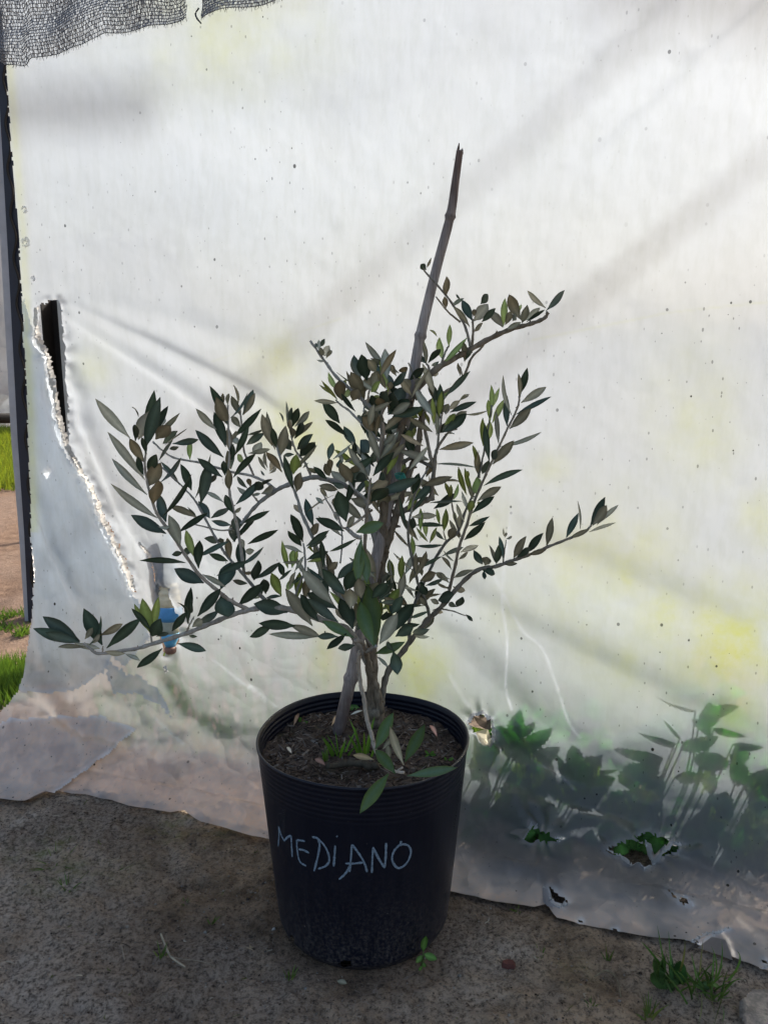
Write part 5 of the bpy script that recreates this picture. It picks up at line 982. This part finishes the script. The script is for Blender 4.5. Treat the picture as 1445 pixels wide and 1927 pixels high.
# ------------------------------------------------------------------ shade net over the top left of the sheet
net = thing('shade_net', 'torn grey shade netting hanging over the top left of the sheet', 'shade net', on_sheet(200, 60, .02))
def net_piece(edge_pts, up_to, mbc, mbt, mbf, x_lo, x_hi):
    ex, ey = np.array(edge_pts, float).T
    xs = np.arange(x_lo, x_hi, 4.0); rows = []
    NR = 34
    base = np.interp(xs, ex, ey)
    for r in range(NR):
        y = base - r * 6.2 + (1.3 * np.sin(xs / 17 + r * .08) + 2.5 * np.sin(xs / 55 + 1)) * min(1, r / 6) + 1.0 * (vnoise(xs / 9, xs * 0 + r, 7) - .5)
        rows.append(y)
        if y.max() < up_to: break
    def pt(x, y, o): 
        s_ = .016 + .010 * math.sin(x / 21) + .006 * math.sin(y / 14 + x / 37); return net_surf(x, y, s_ + o)
    grid = [[pt(x, y, 0) for x, y in zip(xs, row)] for row in rows]
    for r, row in enumerate(grid):
        mbc.tube(row, .00075 if r else .0009, vary((.12, .122, .13), .25), 4)
        if r + 1 < len(grid):
            for i in range(len(row) - 1):
                for q in range(5):
                    if random.random() < .12: continue
                    h0 = random.random(); a = row[i] + (row[i + 1] - row[i]) * h0; b_ = grid[r + 1][i] + (grid[r + 1][i + 1] - grid[r + 1][i]) * (h0 + random.uniform(-.5, .5)); w = random.uniform(.0003, .0007)
                    s_ = Vector((w, 0, 0)); mbt.add([a - s_, a + s_, b_ + s_, b_ - s_], [(0, 1, 2, 3)], vary((.34, .34, .36), .35))
    for i, p in enumerate(grid[0]):
        for q in range(2):
            if random.random() < .7:
                l = random.uniform(.002, .009); mbf.tube([p, p + Vector((random.uniform(-.003, .003), -.001, -l))], [.0005, .0003], (.07, .07, .075), 4)
def net_surf(px, py, off):
    # the wall plane extended upward
    d = ray(px, py); kx = 1.66 / (d[1] + .34 * d[0]); return Vector((d[0] * kx + NRM[0] * off, d[1] * kx + NRM[1] * off, CAM_H + d[2] * kx))
mc, mt, mf = MB(), MB(), MB()
net_piece([(-60, 120), (12, 118), (22, 128), (58, 128), (66, 112), (120, 100), (170, 88), (190, 74), (205, 64), (250, 60), (325, 52), (345, 42), (362, 22)], -40, mc, mt, mf, -60, 356)
for nm, m_, mt_ in (('cord', mc, M_NET), ('mesh_yarn', mt, M_NET), ('fringe', mf, M_NET)): m_.build(nm, mt_, net)
mc, mt, mf = MB(), MB(), MB()
net_piece([(380, 20), (388, 40), (396, 36), (430, 28), (480, 18), (560, 0), (640, -20)], -40, mc, mt, mf, 384, 640)
mr = MB(); mr.tube(smooth_pl([net_surf(390, 26, .03), net_surf(385, 36, .032), net_surf(388, 46, .034), net_surf(396, 56, .034)], 5), [.0016] * 16, (.05, .05, .055), 5, .5)
mr.build('rolled_edge', M_NET, net); mc.build('cord', M_NET, net); mt.build('mesh_yarn', M_NET, net); mf.build('fringe', M_NET, net)

# ------------------------------------------------------------------ far left: post, curtain, rail, greenhouse
PY = 2.92
def slab(mb, pl_px, Y0, Y1, col):
    n = len(pl_px); vs = [P(x, y, Y0) for x, y in pl_px] + [P(x, y, Y0) + Vector((0, Y1 - Y0, 0)) for x, y in pl_px]
    mb.add(vs, [tuple(range(n)), tuple(range(2 * n - 1, n - 1, -1))] + [(i, n + i, n + (i + 1) % n, (i + 1) % n) for i in range(n)], col)
side = thing('grey_post', 'slim grey post with its shaded side put in as a dark rope-bound strip at the far left', 'post', (P(50, 1178, PY).x, PY, 0))
mb = MB(); slab(mb, [(-24, 20), (-6, 20), (18, 520), (36, 830), (48, 1000), (57, 1178), (48, 1178), (36, 1000), (22, 830), (4, 500), (-14, 200)], PY, PY + .05, (1, 1, 1)); mb.build('pole', M_POSTGREY, side, False)
mb = MB(); slab(mb, [(-12, 20), (10, 20), (30, 330), (44, 500), (54, 700), (66, 900), (70, 1100), (66, 1170), (54, 1170), (46, 1000), (34, 830), (17, 500), (0, 200)], PY - .012, PY + .05, (1, 1, 1)); mb.build('shade_strip', M_NAVY, side, False)  # navy strip stands in for the shaded side of the post
mb = MB(); q = []
for y in np.arange(40, 1120, 9.0):
    x = np.interp(y, [20, 330, 500, 700, 900, 1100], [1, 15, 27, 40, 52, 59]) + 4 * math.sin(y / 13.5); q.append(P(x + 4, y, PY - .018))
mb.tube(q, .004, (1, 1, 1), 6); mb.build('rope', M_DARKSTEEL, side)
# curtain of film behind the post
cv = []; nU, nV = 60, 60
for j in range(nV):
    for i in range(nU):
        u = i / (nU - 1); v = j / (nV - 1); x = -3.1 + 1.9 * u; bot = P(24 * u, 716 + 30 * u, 3.3).z
        z = bot + (2.7 - bot) * v; yy = 3.3 + .05 * math.sin(u * 22 + v * 2) + .07 * math.sin(u * 7 - v * 3); cv.append((x, yy, z))
cur = np_mesh('hanging_film', np.array(cv), grid_faces(nV, nU), M_FILM, np.tile(np.array([[.05, .25, .1]]), (nU * nV, 1))); tag(cur, 'grey film curtain hanging behind the slim post at the far left', 'plastic sheet')
mb = MB(); a = P(-420, 787, 4.2); b_ = P(48, 787, 4.2); b_.z = a.z
mb.tube([a, (a + b_) / 2, b_], .026, (1, 1, 1), 12)
rail = mb.build('rail', M_DARKSTEEL); tag(rail, 'dark horizontal rail at the far left above the grass', 'rail')
for t_ in (.02, .98):
    mb = MB(); p = a + (b_ - a) * t_; mb.tube([Vector((p.x, p.y + .03, -.02)), Vector((p.x, p.y + .03, a.z + .03))], .02, (1, 1, 1), 10)
    mb.build('upright', M_DARKSTEEL, rail)
# far grass, lit by the sun
mb = MB()
for k in range(9000):
    y = random.uniform(5.7, 9.8); x = -y * .47 + random.uniform(-1.3, .35); h = random.uniform(.05, .12)
    b0 = Vector((x, y, 0)); blade(mb, b0, b0 + Vector((random.uniform(-.06, .06), random.uniform(-.06, .06), h)), .012, (0, 0, 0), vary((.20, .24, .03), .3), 2)
for (px, py, n, s_) in [(18, 1290, 900, .13), (2, 1310, 600, .12), (30, 1275, 300, .06), (4, 1165, 60, .04), (0, 1185, 60, .05), (42, 1195, 60, .03), (38, 1160, 40, .03), (-30, 1290, 500, .15)]:
    c0 = G(px, py)
    for q in range(n):
        a_ = random.uniform(0, 6.283); r = s_ * math.sqrt(random.random()); b0 = c0 + Vector((r * math.cos(a_), r * math.sin(a_), 0)); h = random.uniform(.02, .075) * (1 if n > 100 else .6)
        blade(mb, b0, b0 + Vector((random.uniform(-.03, .03), random.uniform(-.03, .03), h)), .004, (0, 0, 0), vary((.10, .17, .03), .35), 3)
o = mb.build('grass', M_GRASS); tag(o, 'grass growing in the yard at the far left', 'grass', None, 'stuff')
# distant greenhouse: film wall on a frame
gh = thing('greenhouse', 'distant white film greenhouse behind the grass at the far left', 'greenhouse', (-5.5, 11, 0))
cv = []; nU, nV = 40, 24
for j in range(nV):
    th = j / (nV - 1) * math.pi
    for i in range(nU): cv.append((-12 + 9.5 * i / (nU - 1), 12.2 - 2.0 * math.cos(th), 2.3 * math.sin(th) ** .7 + .01 * math.sin(i * 3)))
np_mesh('cover', np.array(cv), grid_faces(nV, nU), M_FILM, np.tile(np.array([[.02, .05, .2]]), (nU * nV, 1)), gh)
mb = MB()
for xk in np.linspace(-12, -2.5, 8):
    mb.tube([Vector((xk, 12.2 - 2.02 * math.cos(th), 2.32 * max(math.sin(th), 0) ** .7)) for th in np.linspace(0, math.pi, 18)], .025, (1, 1, 1), 6)
mb.build('hoop', M_STEEL, gh)
# unseen cables and bars added to throw soft shadows on the sheet

def cable(label, p1, p2, D, dia):  # unseen cable, added only for its soft shadow on the sheet
    a = Vector(net_surf(*p1, 0)) + SUN_DIR * D; b_ = Vector(net_surf(*p2, 0)) + SUN_DIR * D; d = (b_ - a)
    q = [a + d * t_ for t_ in np.linspace(-6, 7, 30)]; mb = MB(); mb.tube(q, dia / 2, (1, 1, 1), 8)
    o = mb.build('shadow_cable', M_DARKSTEEL); tag(o, label, 'cable')
cable('unseen cable added to throw the soft diagonal shadow near the right edge of the sheet', (1445, 290), (900, 730), 6.5, .020)
cable('unseen cable added to throw the soft diagonal shadow above the top of the cane', (1200, 75), (650, 560), 7.5, .022)

def bar(label, p1, p2, D, dia):  # unseen bar, added only for its soft shadow on the sheet
    a = Vector(net_surf(*p1, 0)) + SUN_DIR * D; b_ = Vector(net_surf(*p2, 0)) + SUN_DIR * D
    mb = MB(); mb.tube([a, (a + b_) / 2, b_], dia / 2, (1, 1, 1), 10); o = mb.build('shadow_bar', M_DARKSTEEL); tag(o, label, 'bar')
bar('unseen bar added to shade the sheet softly below the shade net', (-500, 225), (290, 200), 9.5, .075)
bar('unseen bar added to shade the top right corner of the sheet', (1120, -30), (1900, 75), 9.0, .07)
